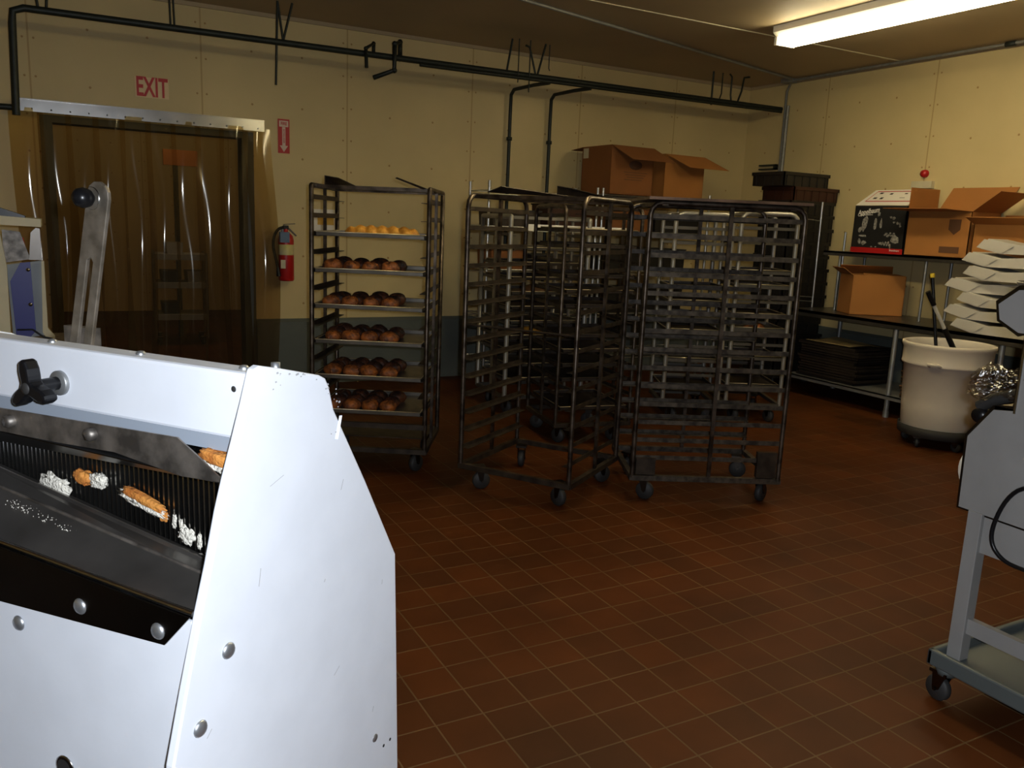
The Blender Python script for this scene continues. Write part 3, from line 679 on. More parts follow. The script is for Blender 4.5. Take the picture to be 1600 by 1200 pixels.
def blob(cx, cz, rx, rz, n=9, sd=0, y=-.0028):
    random.seed(sd); pts = []
    for i in range(n):
        a = 2*PI*i/n; k = random.uniform(.6, 1.1); pts.append((cx+rx*k*math.cos(a), cz+rz*k*math.sin(a)))
    m.prism(pts, 'y', y, -.0006)
blob(.12, .25, .035, .075, 10, 1); blob(.075, .20, .02, .03, 8, 2); blob(.11, .145, .05, .012, 8, 3); blob(.08, .10, .02, .03, 7, 4); blob(.13, .085, .03, .02, 7, 5)
blob(.225, .25, .018, .06, 8, 6); blob(.285, .25, .015, .055, 8, 7); blob(.255, .335, .016, .022, 9, 8)
for i in range(10): blob(.38+.012*i+random.uniform(-.02, .02), .31-.008*i+random.uniform(-.02, .02), .013, .010, 7, 20+i)
for i in range(9): blob(.34+.012*i, .16+.012*math.sin(i*2), .014, .011, 7, 40+i)
for i in range(9): blob(.29+.013*i, .085+.012*math.sin(i*3), .012, .012, 7, 60+i)
blob(.44, .12, .05, .035, 9, 80); blob(.40, .06, .008, .03, 6, 81); blob(.215, .055, .012, .006, 7, 82); blob(.255, .055, .012, .006, 7, 83)
m.v = [(v[0], v[1], v[2]) for v in m.v]; m.build('picture_print', 'blotch', bx)
MB().tube([(.045, -.003, .315), (.11, -.003, .325), (.19, -.003, .328)], .003, 6).build('swash', 'white', bx)
bx = open_box('cardboard_box', (6.235, 4.66, 1.327), R(-90), .56, .37, .365, 'card', 'large open brown box with raised flaps on the overshelf', {'front': (.20, 86, -.10), 'left': (.19, 0), 'back': (.21, 12, .09), 'right': (.26, 55, -.02)})
MB().box((.32, -.003, .035), (.49, -.0008, .085)).build('printed_bar', 'ink', bx)
m = MB(); m.prism([(.38, .30), (.48, .30), (.48, .22), (.43, .18), (.38, .22)], 'y', -.0028, -.0008); m.build('printed_crest', 'ink', bx)
bx = open_box('cardboard_box', (6.235, 4.07, 1.327), R(-90), .62, .37, .27, 'card', 'lower brown box at the right of the overshelf, behind the white cartons', {'front': (.14, 70), 'back': (.08, 10), 'left': (.02, 100)})
MB().box((.46, -.003, .02), (.60, -.0008, .10)).build('yellow_label', 'yellow', bx)
bx = open_box('cardboard_box', (6.03, 4.97, .792), R(-30), .46, .30, .345, 'card', 'plain brown box standing on the worktable under the overshelf', {'back': (.16, -62, -.06), 'left': (.10, 55)})
m = MB(); m.quad((.10, .003, .346), (.45, .003, .346), (.45, .20, .352), (.16, .20, .352), .004); m.build('folded_flap', 'card', bx)
# folded white cartons stacked on the table, fanned end
random.seed(9)
ys = [(3.90, 0), (3.97, 4), (3.88, -2), (3.99, 6), (3.86, 3), (3.88, 9), (3.78, 10)]
for k, (y, tl) in enumerate(ys):
    z = .793 + .098*k; n = empty('folded_carton', (5.905, y, z), R(-90) + R(random.uniform(-6, 6)),
        '%s bundle of folded white cartons leaning on the worktable' % ['lowest', 'second', 'third', 'fourth', 'fifth', 'sixth', 'topmost'][k], 'folded carton', 'fanned white cartons')
    m = MB(); L_ = .62
    m.prism([(.0, .030), (.045, .104), (.26, .066), (L_, .090), (L_, .004), (.26, .0), (.14, .0)], 'y', 0, .27)
    m.build('board', 'paper', n)
    MB().quad((-.030, -.004, .040), (.15, -.004, .003), (.24, -.004, .060), (.020, -.004, .100), .002).build('tab', 'paper', n)
# pan stacks under the table
random.seed(2)
o13 = ['lowest', 'second from the bottom', 'third from the bottom', 'fourth from the bottom', 'fifth from the bottom', 'sixth from the bottom', 'middle', 'sixth from the top', 'fifth from the top', 'fourth from the top', 'third from the top', 'second from the top', 'topmost']
for k in range(13):
    pan((5.96+random.uniform(0, .03), 4.78+random.uniform(-.03, .03), .186+.0245*k), 0, .46, .64, 'burntpan', '%s dark sheet pan, far stack under the worktable' % o13[k], 'dark pans under the worktable', rim='burntpan')
m = MB()
def fn(u, v): return (.05+.40*u, .08+.5*v, .004 + .012*math.sin(u*5+v*3)*u)
m.grid(fn, 10, 10); o = m.build('parchment_sheet', mat('used_parchment', (.50, .38, .18), .8)); o.location = (5.94, 4.80, .186+.0245*13+.006)
tag(o, 'wrinkled parchment sheet on top of the dark pans under the worktable', 'paper')
for k in range(13):
    pan((5.955+random.uniform(0, .012), 3.62+random.uniform(-.01, .01), .186+.0245*k), 0, .46, .70, 'burntpan', '%s rusty rimmed pan, stack behind the white bin' % o13[k], 'rimmed pans behind the bin', rim='orangepan')

# ------------------------------------------------------------------ white bin on a black dolly, sticks in it
bn = empty('waste_bin', (5.52, 3.66, 0), R(20), 'large off-white round bin beside the worktable', 'bin')
m = MB().lathe([(.0, .12), (.235, .12), (.25, .135), (.262, .30), (.278, .585), (.292, .59), (.296, .60), (.292, .61), (.292, .70), (.300, .715), (.304, .73), (.302, .745), (.292, .747), (.286, .735), (.278, .70), (.262, .30), (.235, .145), (0, .145)], seg=40)
m.build('bucket', 'binplastic', bn)
for s_ in (0, PI):
    m = MB().tube([(.285*math.cos(s_+.12), .285*math.sin(s_+.12), .60), (.335*math.cos(s_+.1), .335*math.sin(s_+.1), .615), (.335*math.cos(s_-.1), .335*math.sin(s_-.1), .615), (.285*math.cos(s_-.12), .285*math.sin(s_-.12), .60)], .012, 8); m.build('handle', 'binplastic', bn)
dl = empty('bin_dolly', (5.52, 3.66, 0), R(-40), 'round black dolly with casters under the white bin', 'dolly')
MB().lathe([(0, .075), (.24, .075), (.265, .085), (.268, .150), (.262, .150), (.256, .118), (0, .118)], seg=32).build('ring_base', 'blackmatte', dl)
for a in range(5): caster(dl, .2*math.cos(a*2*PI/5), .2*math.sin(a*2*PI/5), a, .036, .085, .022)
t = empty('mop_handle', (0, 0, 0), 0, 'white stick with a black grip leaning in the bin', 'handle')
P0, P1 = Vector((5.635, 3.63, .59)), Vector((5.345, 3.76, 1.10)); dr = (P1-P0).normalized()
MB().tube([P0, P1 - dr*.10], .013, 8).build('stick', 'paper', t); MB().tube([P1 - dr*.11, P1], .018, 8).build('grip', 'black', t); MB().tube([P0, P0+dr*.3], .02, 8).build('head_socket', 'black', t)
t = empty('squeegee_handle', (0, 0, 0), 0, 'dark stick with a yellow tip standing in the bin', 'handle')
MB().tube([(5.50, 3.72, .58), (5.46, 3.82, 1.20)], .012, 8).build('stick', 'black', t); MB().tube([(5.46, 3.82, 1.195), (5.459, 3.823, 1.225)], .016, 8).build('tip', 'yellow', t)
random.seed(8)
def fn(u, v):
    a = 2*PI*u; r_ = .27*v; return (r_*math.cos(a), r_*math.sin(a), .10 + .04*math.sin(a*3+v*9)*(1-v*.5) + .05*(1-v))
o = MB().grid(fn, 24, 8).build('bin_rubbish', 'blackmatte'); o.location = (5.52, 3.66, .45); tag(o, 'crumpled black rubbish inside the white bin', 'rubbish')

# ------------------------------------------------------------------ foreground slicer (local x along its front, y to its back)
SL = empty('bread_slicer', (.246, 1.276, 0), R(-52.5), 'large white bread slicer in the foreground, blades and steel chute showing', 'bread slicer')
prof = [(.012, 1.219), (.06, 1.208), (.160, 1.182), (.176, 1.174), (.186, 1.158), (.200, 1.114), (.300, .955), (.411, .767), (.421, .567), (.435, .252), (.44, .10), (-.21, .10), (-.205, .45), (-.185, .652), (-.155, .758), (-.123, .864), (-.100, .932), (-.077, 1.01), (-.061, 1.055), (-.039, 1.11), (-.018, 1.165), (-.003, 1.208), (0, 1.215)]
W = .80
MB().prism(prof, 'x', -.016, 0).build('side_panel', 'enamel', SL, bevel=.003)
MB().prism(prof, 'x', -W, -W+.016).build('side_panel', 'enamel', SL, bevel=.003)
MB().box((-W+.016, .004, 1.096), (-.016, .055, 1.206)).build('top_beam', 'enamel', SL, bevel=.006)
m = MB(); m.prism([(.055, 1.20), (.17, 1.168), (.19, 1.11), (.39, .78), (.40, .12), (.39, .12), (.378, .775), (.18, 1.10), (.16, 1.158), (.055, 1.19)], 'x', -W+.016, -.016); m.build('rear_cover', 'enamel', SL)
m = MB(); m.prism([(-.122, .852), (-.122, .12), (-.127, .12), (-.127, .852)], 'x', -W+.016, -.016)
m.build('lower_panel', 'enamel', SL)
def fn(u, v):
    r_ = .010 + .036*min(1, v*1.6); a_ = u*PI/2
    return (-.016-r_+r_*math.cos(a_), -.1272-r_+r_*math.sin(a_), .80-.68*v)
MB().grid(fn, 8, 12).build('corner_fillet', 'enamel', SL)
MB().box((-W+.016, -.002, 1.076), (-.016, .0, 1.10)).build('steel_strip', mat('blue_grey_strip', (.30, .34, .40), .5), SL)
MB().box((-W+.016, .15, .82), (-.016, .155, 1.09)).build('inner_back', 'blackmatte', SL)
MB().box((-W+.016, .02, .80), (-.016, .37, .81)).build('inner_floor', 'blackmatte', SL)
# hold-down plate and reflective baffle behind it
pl = MB(); pl.prism([(-W+.016, 1.084), (-.13, 1.096), (-.09, 1.073), (-.033, 1.037), (-.124, 1.033), (-.272, 1.050), (-.412, 1.046), (-W+.016, 1.044)], 'y', -.033, -.030)
pl.build('hold_down_plate', 'smear', SL)
for (x, z) in ((-.523, 1.069), (-.319, 1.075)):
    MB().lathe([(0, -.046), (.011, -.045), (.012, -.033)], (x, 0, z), 6, 'y').build('hex_bolt', 'smear', SL)
m = MB(); m.quad((-W+.016, -.030, 1.046), (-.033, -.030, 1.034), (-.02, .055, 1.052), (-W+.016, .055, .985), .002); m.build('baffle', 'darksteel', SL)
# blades
for k in range(64):
    x = -.028 - k*.01185
    MB().box((x-.0017, .060, .84), (x+.0017, .066, 1.075)).build('blade', 'steel', SL)
# chute surfaces: A (rear) - B (mid ridge) - C (front rolled edge)
def line(p, q, s): f = (s - p[0])/(q[0]-p[0]); return p[1] + (q[1]-p[1])*f
A = lambda s: line((.129, .862), (.662, .944), s); B = lambda s: line((.084, .867), (.590, .932), s); Cc = lambda s: line((.008, .860), (.452, .886), s)
s0, s1 = .018, W-.018
m = MB(); m.quad((-s1, .03, A(s1)), (-s0, .03, A(s0)), (-s0, -.02, B(s0)-.004), (-s1, -.02, B(s1)-.004), .003); m.build('chute_back', 'chutesteel', SL)
m = MB(); m.quad((-s1, .03, A(s1)), (-s0, .03, A(s0)), (-s0, .058, A(s0)-.015), (-s1, .058, A(s1)-.015), .002); m.build('chute_lip', 'chutesteel', SL)
m = MB(); m.grid(lambda u, v: (-s1+(s1-s0)*u, -.02-.095*v, (B(s1+(s0-s1)*u))*(1-v)+(Cc(s1+(s0-s1)*u)-.004)*v - .004*math.sin(PI*v)), 16, 8); m.build('chute', 'chutesteel', SL)
MB().tube([(-s1, -.02, B(s1)), (-s0, -.02, B(s0))], .0035, 6).build('chute_ridge', 'smear', SL)
MB().tube([(-s1, -.119, Cc(s1)), (-s0, -.119, Cc(s0))], .005, 8).build('rolled_edge', 'steel', SL)
m = MB(); m.prism([(-W+.016, .905), (-.016, .8585), (-.068, .802), (-W+.016, .768)], 'y', -.1305, -.1275); m.build('front_strip', 'darksteel', SL)
def bolt(x, z, y, r=.0135, name='dome_bolt', m_='zinc'):
    return MB().lathe([(0, -.006), (r*.45, -.0055), (r*.8, -.004), (r, -.001), (r, 0)], (x, y, z), 16, 'y').build(name, m_, SL)
for (x, z, y) in ((-.248, .822, -.1305), (-.080, .822, -.1305), (-.401, .755, -.130)): bolt(x, z, y)
MB().lathe([(0, -.002), (.019, -.002), (.022, -.0015), (.022, 0)], (-.31, -.130, .513), 20, 'y').build('grommet', 'steel', SL)
MB().lathe([(0, -.003), (.016, -.003)], (-.31, -.130, .513), 20, 'y').build('grommet_hole', 'blackmatte', SL)
for (y, z) in ((-.070, .782), (-.132, .684)):
    MB().lathe([(.006, 0), (.005, .006), (.003, .010), (0, .012)][::-1] if False else [(.0, .006), (.006, .0055), (.011, .004), (.0135, .001), (.0135, 0)], (0, y, z), 16, 'x').build('dome_bolt', 'zinc', SL)
MB().lathe([(0, .002), (.008, .0015), (.009, 0)], (0, .342, .383), 12, 'x').build('panel_screw', 'zinc', SL)
for (y, z) in ((.375, .345), (.40, .345)): MB().lathe([(0, .001), (.0035, .0008), (.0035, 0)], (0, y, z), 8, 'x').build('pin_hole', 'blackmatte', SL)
# paint chips and scuffs on the side panel
random.seed(21); ch = MB()
for i in range(26):
    t_ = random.random(); y = .02+.16*t_; z = 1.205-.028*t_-random.random()**2*.03
    if i > 14: y, z = .175+.04*random.random(), 1.16-.09*random.random()
    s_ = random.uniform(.001, .0035); ch.add([(.0004, y, z), (.0004, y+s_*1.6, z+s_*.3), (.0004, y+s_, z+s_*1.2), (.0004, y-s_*.4, z+s_)], [(0, 1, 2, 3)])
for (y, z, l_, a) in ((.03, 1.02, .035, .3), (.0, .86, .03, 1.4), (.22, .96, .02, 1.2), (.2, .60, .02, .6), (.33, .45, .012, 1.2), (-.12, .66, .015, .8), (.36, .72, .01, 1.5), (.17, .80, .006, 1)):
    dy, dz = math.cos(a)*l_, math.sin(a)*l_; ch.add([(.0004, y, z), (.0004, y+dy, z+dz), (.0004, y+dy+.0012, z+dz-.0006), (.0004, y+.0012, z-.0006)], [(0, 1, 2, 3)])
ch.build('paint_chips', mat('chipped_paint', (.40, .40, .41), .7), SL)
m = MB(); m.quad((.0006, .203, 1.06), (.0006, .216, 1.10), (.003, .220, 1.10), (.003, .208, 1.058), .0015); m.build('bent_tab', 'enamel', SL)
m = MB(); m.quad((.0006, .245, 1.108-.015), (.0006, .262, 1.098-.015), (.006, .262, 1.098-.015), (.006, .245, 1.10-.018)); 
# top screws
for (s_, u_) in ((.489, .03), (.272, .03), (.048, .03)):
    MB().lathe([(.008, 1.206), (.008, 1.209), (.005, 1.212), (0, 1.213)], (-s_, u_, 0), 12).build('top_screw', 'zinc', SL)
MB().lathe([(.008, 1.204), (.008, 1.216), (0, 1.217)], (-.012, .062, 0), 6).build('top_nut', 'zinc', SL)
MB().lathe([(0, .0035), (.0045, .0033), (.0050, .0039)], (-.046, 0, 1.178), 14, 'y').build('dark_hole', 'rubber', SL)
# star knob on a steel washer
MB().lathe([(0, -.004), (.020, -.004), (.022, -.002), (.022, .004)], (-.439, .0, 1.142), 24, 'y').build('washer', 'galv', SL)
kb = empty('star_knob', (-.44, 0, 1.142), 0, parent=SL)
MB().tube([(0, 0, 0), (0, -.045, 0)], .012, 12).build('shaft', 'black', kb)
m = MB()
pts = []
for i in range(36):
    a = 2*PI*i/36; r_ = .013 + .030*max(0, math.cos(1.5*(a-R(100))))**2 if True else 0
    r_ = .015 + .035*(0.5+0.5*math.cos(3*(a-R(100))))**2.2
    pts.append((r_*math.cos(a), r_*math.sin(a)))
m.prism(pts, 'y', -.062, -.036); m.build('lobes', 'black', kb, bevel=.004)
MB().lathe([(0, -.0645), (.008, -.0645), (.010, -.062)], (0, 0, 0), 16, 'y').build('hub_cap', 'rubber', kb)
# lever arm with slot and ball
av = empty('lever', (0, .12, 0), 0, parent=SL)
top, bot = Vector((-.456, 1.487)), Vector((-.545, 1.12)); ax = (top-bot).normalized(); nx = Vector((ax.y, -ax.x)); hw = .029; Ln = (top-bot).length
def q(a, b_): v_ = bot + ax*a + nx*b_; return (v_.x, v_.y)
outer = [q(0, -hw), q(0, -.008), q(.235, -.008), q(.243, 0), q(.235, .008), q(0, .008), q(0, hw)] + [q(Ln-.02, hw*.95)] + [q(Ln-.02+hw*.9*math.sin(a), hw*.95*math.cos(a)) for a in (PI/6, PI/3, PI/2, 2*PI/3, 5*PI/6)] + [q(Ln-.02, -hw*.95)]
MB().prism(outer, 'y', -.004, .004).build('arm_bar', 'scuffed', av, bevel=.0015)
MB().box((-.58, .003, 1.10), (-.50, .02, 1.22)).build('arm_clamp', 'smear', av)
c_ = q(Ln-.02, -.006)
MB().lathe([(.0, -.042), (.010, -.039), (.016, -.033), (.0185, -.023), (.016, -.012), (.010, -.006), (.008, -.003)], (c_[0]-.008, 0, c_[1]-.006), 24, 'y').build('ball_knob', 'black', av)
MB().lathe([(.020, -.006), (.021, -.005), (.021, -.003)], (c_[0]-.008, 0, c_[1]-.006), 24, 'y').build('collar', 'steel', av)
# feet
for (x, y) in ((-.03, -.15), (-W+.03, -.15), (-.03, .39), (-W+.03, .39)):
    f = MB().tube([(x, y, 0), (x, y, .10)], .018, 10); f.lathe([(0, 0), (.03, 0), (.03, .02), (.018, .025)], (x, y, 0), 14); f.build('foot', 'rubber', SL)
MB().box((-W+.016, -.19, .10), (-.016, .42, .12)).build('bottom_plate', 'enamel2', SL)

# bread scraps lying on the blades
def slw(s_, u, z):
    a = R(-52.5); x, y = -s_, u; return (.246 + x*math.cos(a) - y*math.sin(a), 1.276 + x*math.sin(a) + y*math.cos(a), z)
def scrap(s_, z, w_, h_, tilt, m1, label, sd, th=.014, m2=None, u=.0585):
    t = empty('bread_scrap', slw(s_, u, z), R(-52.5), label, 'bread scrap', 'bread scraps on the slicer blades', ry=R(tilt))
    def blobby(wx, dy, hz, cz, sd_, rough):
        def fn(u, v):
            a_, b_ = 2*PI*u, PI*(v-.5)
            x, y, z = math.cos(a_)*math.cos(b_), math.sin(a_)*math.cos(b_), math.sin(b_)
            sg = lambda t_, e: math.copysign(abs(t_)**e, t_)
            x, y, z = sg(x, .6), sg(y, .5), sg(z, .6)
            n_ = 1 + rough*noise.noise(Vector((x*2.3+sd_*3.1, y*2.3, z*2.3))) + rough*.6*noise.noise(Vector((x*6+sd_, y*6, z*6+sd_*2)))
            return (x*wx/2*n_, -dy/2 + y*dy/2*min(n_, 1), cz + z*hz/2*n_)
        return MB().grid(fn, 28, 16)
    if m2:
        blobby(w_, th, h_*.62, h_*.18, sd, .25).build('crust', m1, t); blobby(w_*.96, th*.9, h_*.6, -h_*.18, sd+5, .6).build('crumb', m2, t)
    else: blobby(w_, th, h_, 0, sd, .55 if m1 == 'crumb' else .3).build('crumb' if m1 == 'crumb' else 'crust', m1, t)
scrap(.535, .918, .068, .040, 8, 'crumb', 'ragged white crumb piece at the left of the blades', 1)
scrap(.452, .955, .040, .024, 8, 'crust', 'golden crust corner with torn white crumb', 2, .022)
scrap(.415, .953, .034, .026, 0, 'crumb', 'torn white crumb beside the golden crust corner', 12, .018)
scrap(.305, .933, .100, .026, 14, 'crust', 'long golden crust strip across the blades', 3, .016, 'crumb')
scrap(.262, .912, .018, .020, 10, 'crust', 'small orange crust flake below the long crust', 4, .006)
scrap(.238, .906, .008, .022, 4, 'crumb', 'thin white sliver right of the crust flake', 5, .004)
scrap(.222, .903, .007, .018, -8, 'crumb', 'second thin white sliver further right of the crust flake', 6, .004)
scrap(.208, .886, .032, .026, 18, 'crumb', 'jagged white crumb at the lower right of the blades', 7, .008)
scrap(.180, .880, .009, .024, 3, 'crumb', 'narrow white crumb beside the side panel', 8, .004)
scrap(.158, .848, .045, .007, 22, 'crumb', 'flat white crumb lying on the chute edge', 9, .006)
scrap(.070, 1.058, .075, .034, 6, 'crust', 'bread end with orange crust under the white beam', 10, .03, 'crumb', u=.012)
t = empty('bread_crumbs', slw(.45, -.03, .912), R(-52.5), 'grey bread crumbs smeared on the steel chute', 'crumbs'); t['kind'] = 'stuff'
random.seed(31); m = MB()
for i in range(160):
    s_ = random.choice((-.06, -.01, .03, .07)) + random.gauss(0, .012); v = random.random()*.03
    zz = B(.45+s_) - .912 - .003 - v*.25 + .0; r_ = random.uniform(.0005, .0016)
    m.lathe([(0, r_), (r_, 0), (0, -r_)], (-s_, -v+.012, zz), 5)
m.build('crumb_grains', 'crumb', t)

# ------------------------------------------------------------------ right-hand machine on a grey cart
ct = empty('utility_cart', (2.36, 1.49, 0), R(-90), 'grey plastic rolling cart under the right hand machine', 'cart')
# local x runs toward the camera (world -y), local y runs away to the right (world +x)
CL, CW = .95, .62
m = MB(); m.box((.01, .01, .135), (CL, CW, .15))
for (a, c) in (((0, 0, .125), (CL, .02, .178)), ((0, CW-.02, .125), (CL, CW, .178)), ((0, 0, .125), (.02, CW, .178)), ((CL-.02, 0, .125), (CL, CW, .178))): m.box(a, c)
m.build('tray', 'greyplastic', ct, bevel=.006)
for x in (.045, CL-.06):
    for y in (.045, CW-.06):
        MB().lathe([(0, .10), (.03, .10), (.034, .125), (0, .125)], (x, y, 0), 14).build('caster_mount', 'greyplastic', ct); caster(ct, x, y, R(85), .042, .115, .026)
MC = empty('dough_machine', (2.42, 1.50, 0), R(-90), 'white machine with dark edged side panel standing in the grey cart, right edge', 'machine')
def mpoly(pts, y0, y1): m = MB(); m.prism(pts, 'y', y0, y1); return m
# local x = distance toward camera from y=1.50
body = [(0, .64), (-.005, .866), (.062, .963), (.125, .972), (.125, 1.20), (.098, 1.20), (.038, 1.232), (.028, 1.276), (.082, 1.322), (.5, 1.36), (.5, .635), (.30, .636)]
bo = [(-.012, .632), (-.018, .868), (.055, .975), (.112, .984), (.112, 1.195), (.094, 1.188), (.026, 1.226), (.014, 1.284), (.078, 1.336), (.5, 1.375), (.5, .625)]
mpoly(bo, .012, .020).build('edge_trim', 'darksteel', MC)
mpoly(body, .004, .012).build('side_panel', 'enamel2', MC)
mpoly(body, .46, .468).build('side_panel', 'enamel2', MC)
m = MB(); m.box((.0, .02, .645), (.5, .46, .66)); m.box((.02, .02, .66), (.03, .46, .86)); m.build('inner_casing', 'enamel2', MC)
m = MB(); m.box((.06, .012, .965), (.126, .44, .975)); m.box((.122, .0, .965), (.128, .02, 1.20)); m.build('shelf_ledge', 'steel', MC)
MB().box((.085, .01, 1.25), (.5, .45, 1.27)).build('hopper_floor', 'darksteel', MC)
MB().lathe([(0, 1.235), (.06, 1.24), (.10, 1.28), (.12, 1.34), (.118, 1.345), (.095, 1.285), (0, 1.25)], (.13, .14, 0), 24).build('hopper_bowl', 'smear', MC)
for (x, y) in ((.035, .0), (.035, .42), (.47, .0), (.47, .42)):
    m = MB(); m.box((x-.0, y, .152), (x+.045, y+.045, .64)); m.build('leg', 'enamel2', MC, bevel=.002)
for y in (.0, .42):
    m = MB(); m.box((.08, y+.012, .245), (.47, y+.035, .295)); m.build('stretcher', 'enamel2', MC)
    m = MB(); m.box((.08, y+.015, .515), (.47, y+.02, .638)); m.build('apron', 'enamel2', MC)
MB().lathe([(0, -.04), (.085, -.04), (.09, -.03), (.09, .03), (0, .03)], (.055, .06, .76), 28, 'y').build('end_drum', 'white', MC)
MB().tube([(-.01, .05, .955), (.03, .05, .985), (.115, .05, 1.02)], .019, 10).build('padded_arm', 'blackmatte', MC)
MB().lathe([(0, -.018), (.022, -.018), (.025, 0), (.022, .018), (0, .018)], (.0, .05, .93), 16, 'y').build('arm_roller', 'black', MC)
MB().tube([(.0, .05, .93), (-.005, .05, .96), (.03, .05, .985)], .006, 6).build('arm_hook', 'darksteel', MC)
m = MB().hose([(.5, -.01, .80), (.30, -.02, .79), (.20, -.02, .77), (.155, -.02, .72), (.128, -.02, .63), (.13, -.02, .57), (.165, -.02, .535), (.21, -.02, .525), (.35, -.015, .53), (.5, -.01, .55)], .0065, 8)
m.build('power_cord', 'black', MC)
# clear plastic bag on the arm
random.seed(6)
pg = empty('plastic_bag', (2.47, 1.50, 1.04), R(-90), 'crumpled clear plastic bag draped over the black arm', 'plastic bag')
def fn(u, v):
    x = -.045 + .22*v; a = 2*PI*u; r_ = (.058+.012*math.sin(v*9))*(1-.35*(v-.4)**2) * (.35+.65*min(1, v*5))
    w_ = .007*math.sin(5*a+v*9)+.012*noise.noise(Vector((math.cos(a)*3, math.sin(a)*3, v*9)))+.009*noise.noise(Vector((math.cos(a)*8, math.sin(a)*8, v*22)))
    return (x + .01*math.sin(3*a+v*8), (r_*.7+w_)*math.cos(a), .035*(v)-.02+(r_*.85+w_)*math.sin(a))
MB().grid(fn, 90, 70).build('film', 'film', pg)

# ------------------------------------------------------------------ cream machine and its table at far left
st = empty('machine_stand', (-.75, 4.75, 0), 0, 'pale steel table under the blue and cream machine at the far left', 'table')
MB().box((0, 0, .70), (.80, .62, .725)).build('tabletop', 'smear', st)
for x in (.03, .77):
    for y in (.03, .59): MB().tube([(x, y, 0), (x, y, .70)], .018, 8).build('leg', 'galv', st)
LM = empty('dough_sheeter', (0, 0, 0), 0, 'cream framed machine with a blue panel at the left edge by the doorway', 'machine')
def yz(pts, y0, y1, nm, m_): m = MB(); m.prism(pts, 'y', y0, y1); return m.build(nm, m_, LM)
yz([(-.110, 1.155), (-.098, 1.155), (-.100, .80), (-.07, .76), (-.07, .727), (-.10, .727), (-.125, .78)], 5.0, 5.02, 'right_post', 'cream')
yz([(-.150, 1.30), (-.125, 1.325), (-.108, 1.32), (-.106, 1.16), (-.165, 1.16)], 4.99, 4.999, 'smoked_panel', 'darksteel')
yz([(-.20, 1.30), (-.16, 1.16), (-.28, 1.14), (-.28, 1.31)], 5.05, 5.06, 'rear_panel', 'smear')
yz([(-.60, 1.40), (-.10, 1.37), (-.10, 1.33), (-.60, 1.345)], 4.95, 5.25, 'top_ledge', 'cream')
yz([(-.60, 1.35), (-.290, 1.34), (-.265, 1.12), (-.270, .727), (-.60, .727)], 4.97, 5.0, 'left_body', 'cream')
yz([(-.255, 1.05), (-.205, 1.145), (-.160, 1.15), (-.155, .79), (-.185, .755), (-.245, .76)], 4.975, 4.99, 'blue_guard', 'blue')
yz([(-.270, 1.13), (-.106, 1.155), (-.10, .76), (-.262, .74)], 5.04, 5.05, 'grey_back', 'greyenamel')
yz([(-.45, 1.375), (-.36, 1.46), (-.28, 1.42), (-.17, 1.383), (-.17, 1.372)], 5.0, 5.10, 'black_cover', 'black')
MB().tube([(-.24, 4.96, .80), (-.17, 4.96, .80), (-.12, 4.955, .76), (-.08, 4.955, .75)], .005, 6).build('cord', 'black', LM)
for z in (1.11, .93): MB().lathe([(0, -.006), (.01, -.004), (.01, 0)], (-.172, 4.975, z), 10, 'y').build('rivet', 'steel', LM)
MB().lathe([(0, 0), (.035, 0), (.022, .06), (.018, .09), (0, .09)], (-.205, 5.1, 1.18), 12).build('red_funnel', 'red', LM)

# ------------------------------------------------------------------ things seen through the curtain
fc = empty('white_cart', (.82, 9.5, 0), R(-4), 'grey white shelf cart in the room beyond the curtain', 'cart')
for x in (0, .52):
    for y in (0, .45): MB().tube([(x, y, .08), (x, y, 1.0)], .014, 8).build('post', 'galv', fc); 
for z in (.28, .62, .92): MB().box((-.01, -.01, z), (.53, .46, z+.06)).build('shelf', 'greyenamel', fc)
for x in (.04, .48):
    for y in (.04, .41): caster(fc, x, y, .4, .04, .10, .025)
for k, (x, z, mm) in enumerate(((.05, .34, 'crate'), (.05, .68, 'crate'), (.30, .68, 'enamel2'), (.10, .98, 'galv'))):
    t = empty('storage_tub', (.85+x, 9.54, z+.0), 0, ['black tub low in the far cart', 'black tub on the middle shelf of the far cart', 'pale tub on the middle shelf of the far cart', 'grey tub on top of the far cart'][k], 'tub')
    MB().prism([(.01, 0), (.16, 0), (.17, .12), (0, .12)], 'y', 0, .3).build('body', mm, t)
t = empty('hanging_panel', (1.02, 10.2, 0), 0, 'reddish brown panel on a post in the room beyond the curtain', 'panel')
MB().box((0, 0, 1.93), (.36, .03, 2.10)).build('board', 'card2', t); MB().box((.10, .01, .0), (.15, .05, 1.93)).build('post', 'pipe', t)

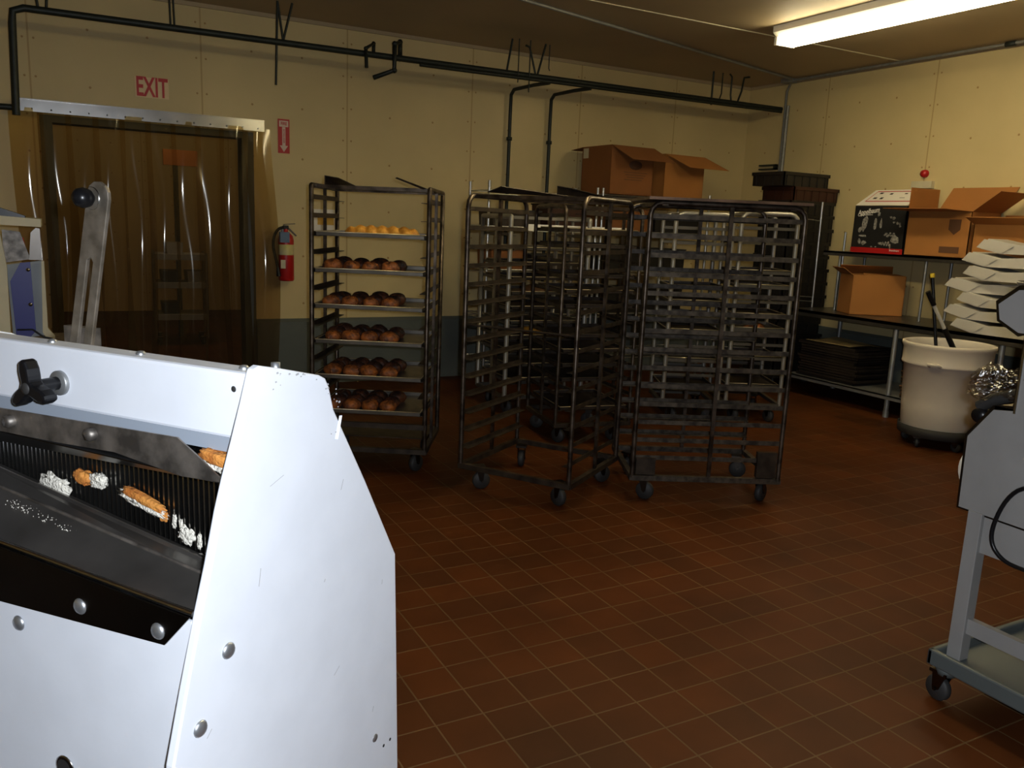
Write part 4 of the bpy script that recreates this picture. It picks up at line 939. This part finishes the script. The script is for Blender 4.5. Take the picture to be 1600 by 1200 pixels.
# ------------------------------------------------------------------ lights
def area(name, loc, rot, size, size_y, e, col):
    l = bpy.data.lights.new(name, 'AREA'); l.shape = 'RECTANGLE'; l.size = size; l.size_y = size_y; l.energy = e; l.color = col
    o = bpy.data.objects.new(name, l); C.objects.link(o); o.location = loc; o.rotation_euler = rot; return o
def point(name, loc, e, col, r=.02):
    l = bpy.data.lights.new(name, 'POINT'); l.energy = e; l.color = col; l.shadow_soft_size = r
    o = bpy.data.objects.new(name, l); C.objects.link(o); o.location = loc; return o
WARM = (1, .80, .50)
FLASH_E = 163
sp = bpy.data.lights.new('camera_flash', 'SPOT'); sp.energy = FLASH_E; sp.color = (.86, .92, 1.0); sp.spot_size = R(115); sp.spot_blend = .3; sp.shadow_soft_size = .012
fo = bpy.data.objects.new('camera_flash', sp); C.objects.link(fo)
point('far_room_light', (1.0, 9.0, 2.75), 20, WARM, .2)

# ------------------------------------------------------------------ world and camera
wd = bpy.data.worlds.new('dim_room'); bpy.context.scene.world = wd; wd.use_nodes = True
wd.node_tree.nodes['Background'].inputs[0].default_value = (.10, .08, .05, 1); wd.node_tree.nodes['Background'].inputs[1].default_value = .1

yaw, pitch, roll, f = 0.49813767, 0.19198272, 0.04253331, 1290.11
cy, sy, cp, spn = math.cos(yaw), math.sin(yaw), math.cos(pitch), math.sin(pitch)
fw = Vector((sy*cp, cy*cp, -spn)); rt = Vector((cy, -sy, 0)); up = rt.cross(fw)
cr, sr = math.cos(roll), math.sin(roll)
r2 = rt*cr + up*sr; u2 = up*cr - rt*sr
cam = bpy.data.cameras.new('camera'); co = bpy.data.objects.new('camera', cam); C.objects.link(co)
mw = Matrix(((r2.x, u2.x, -fw.x, 0), (r2.y, u2.y, -fw.y, 0), (r2.z, u2.z, -fw.z, 1.45), (0, 0, 0, 1)))
co.matrix_world = mw
cam.sensor_width = 36; cam.sensor_fit = 'HORIZONTAL'; cam.lens = f / 1600 * 36; cam.clip_start = .02; cam.clip_end = 60
bpy.context.scene.camera = co
mf = mw.copy(); mf.translation = Vector((0, 0, 1.45)) + r2*.045 + u2*.03; fo.matrix_world = mf
sc = bpy.context.scene
sc.view_settings.view_transform = 'Standard'; sc.view_settings.look = 'None'; sc.view_settings.exposure = 0
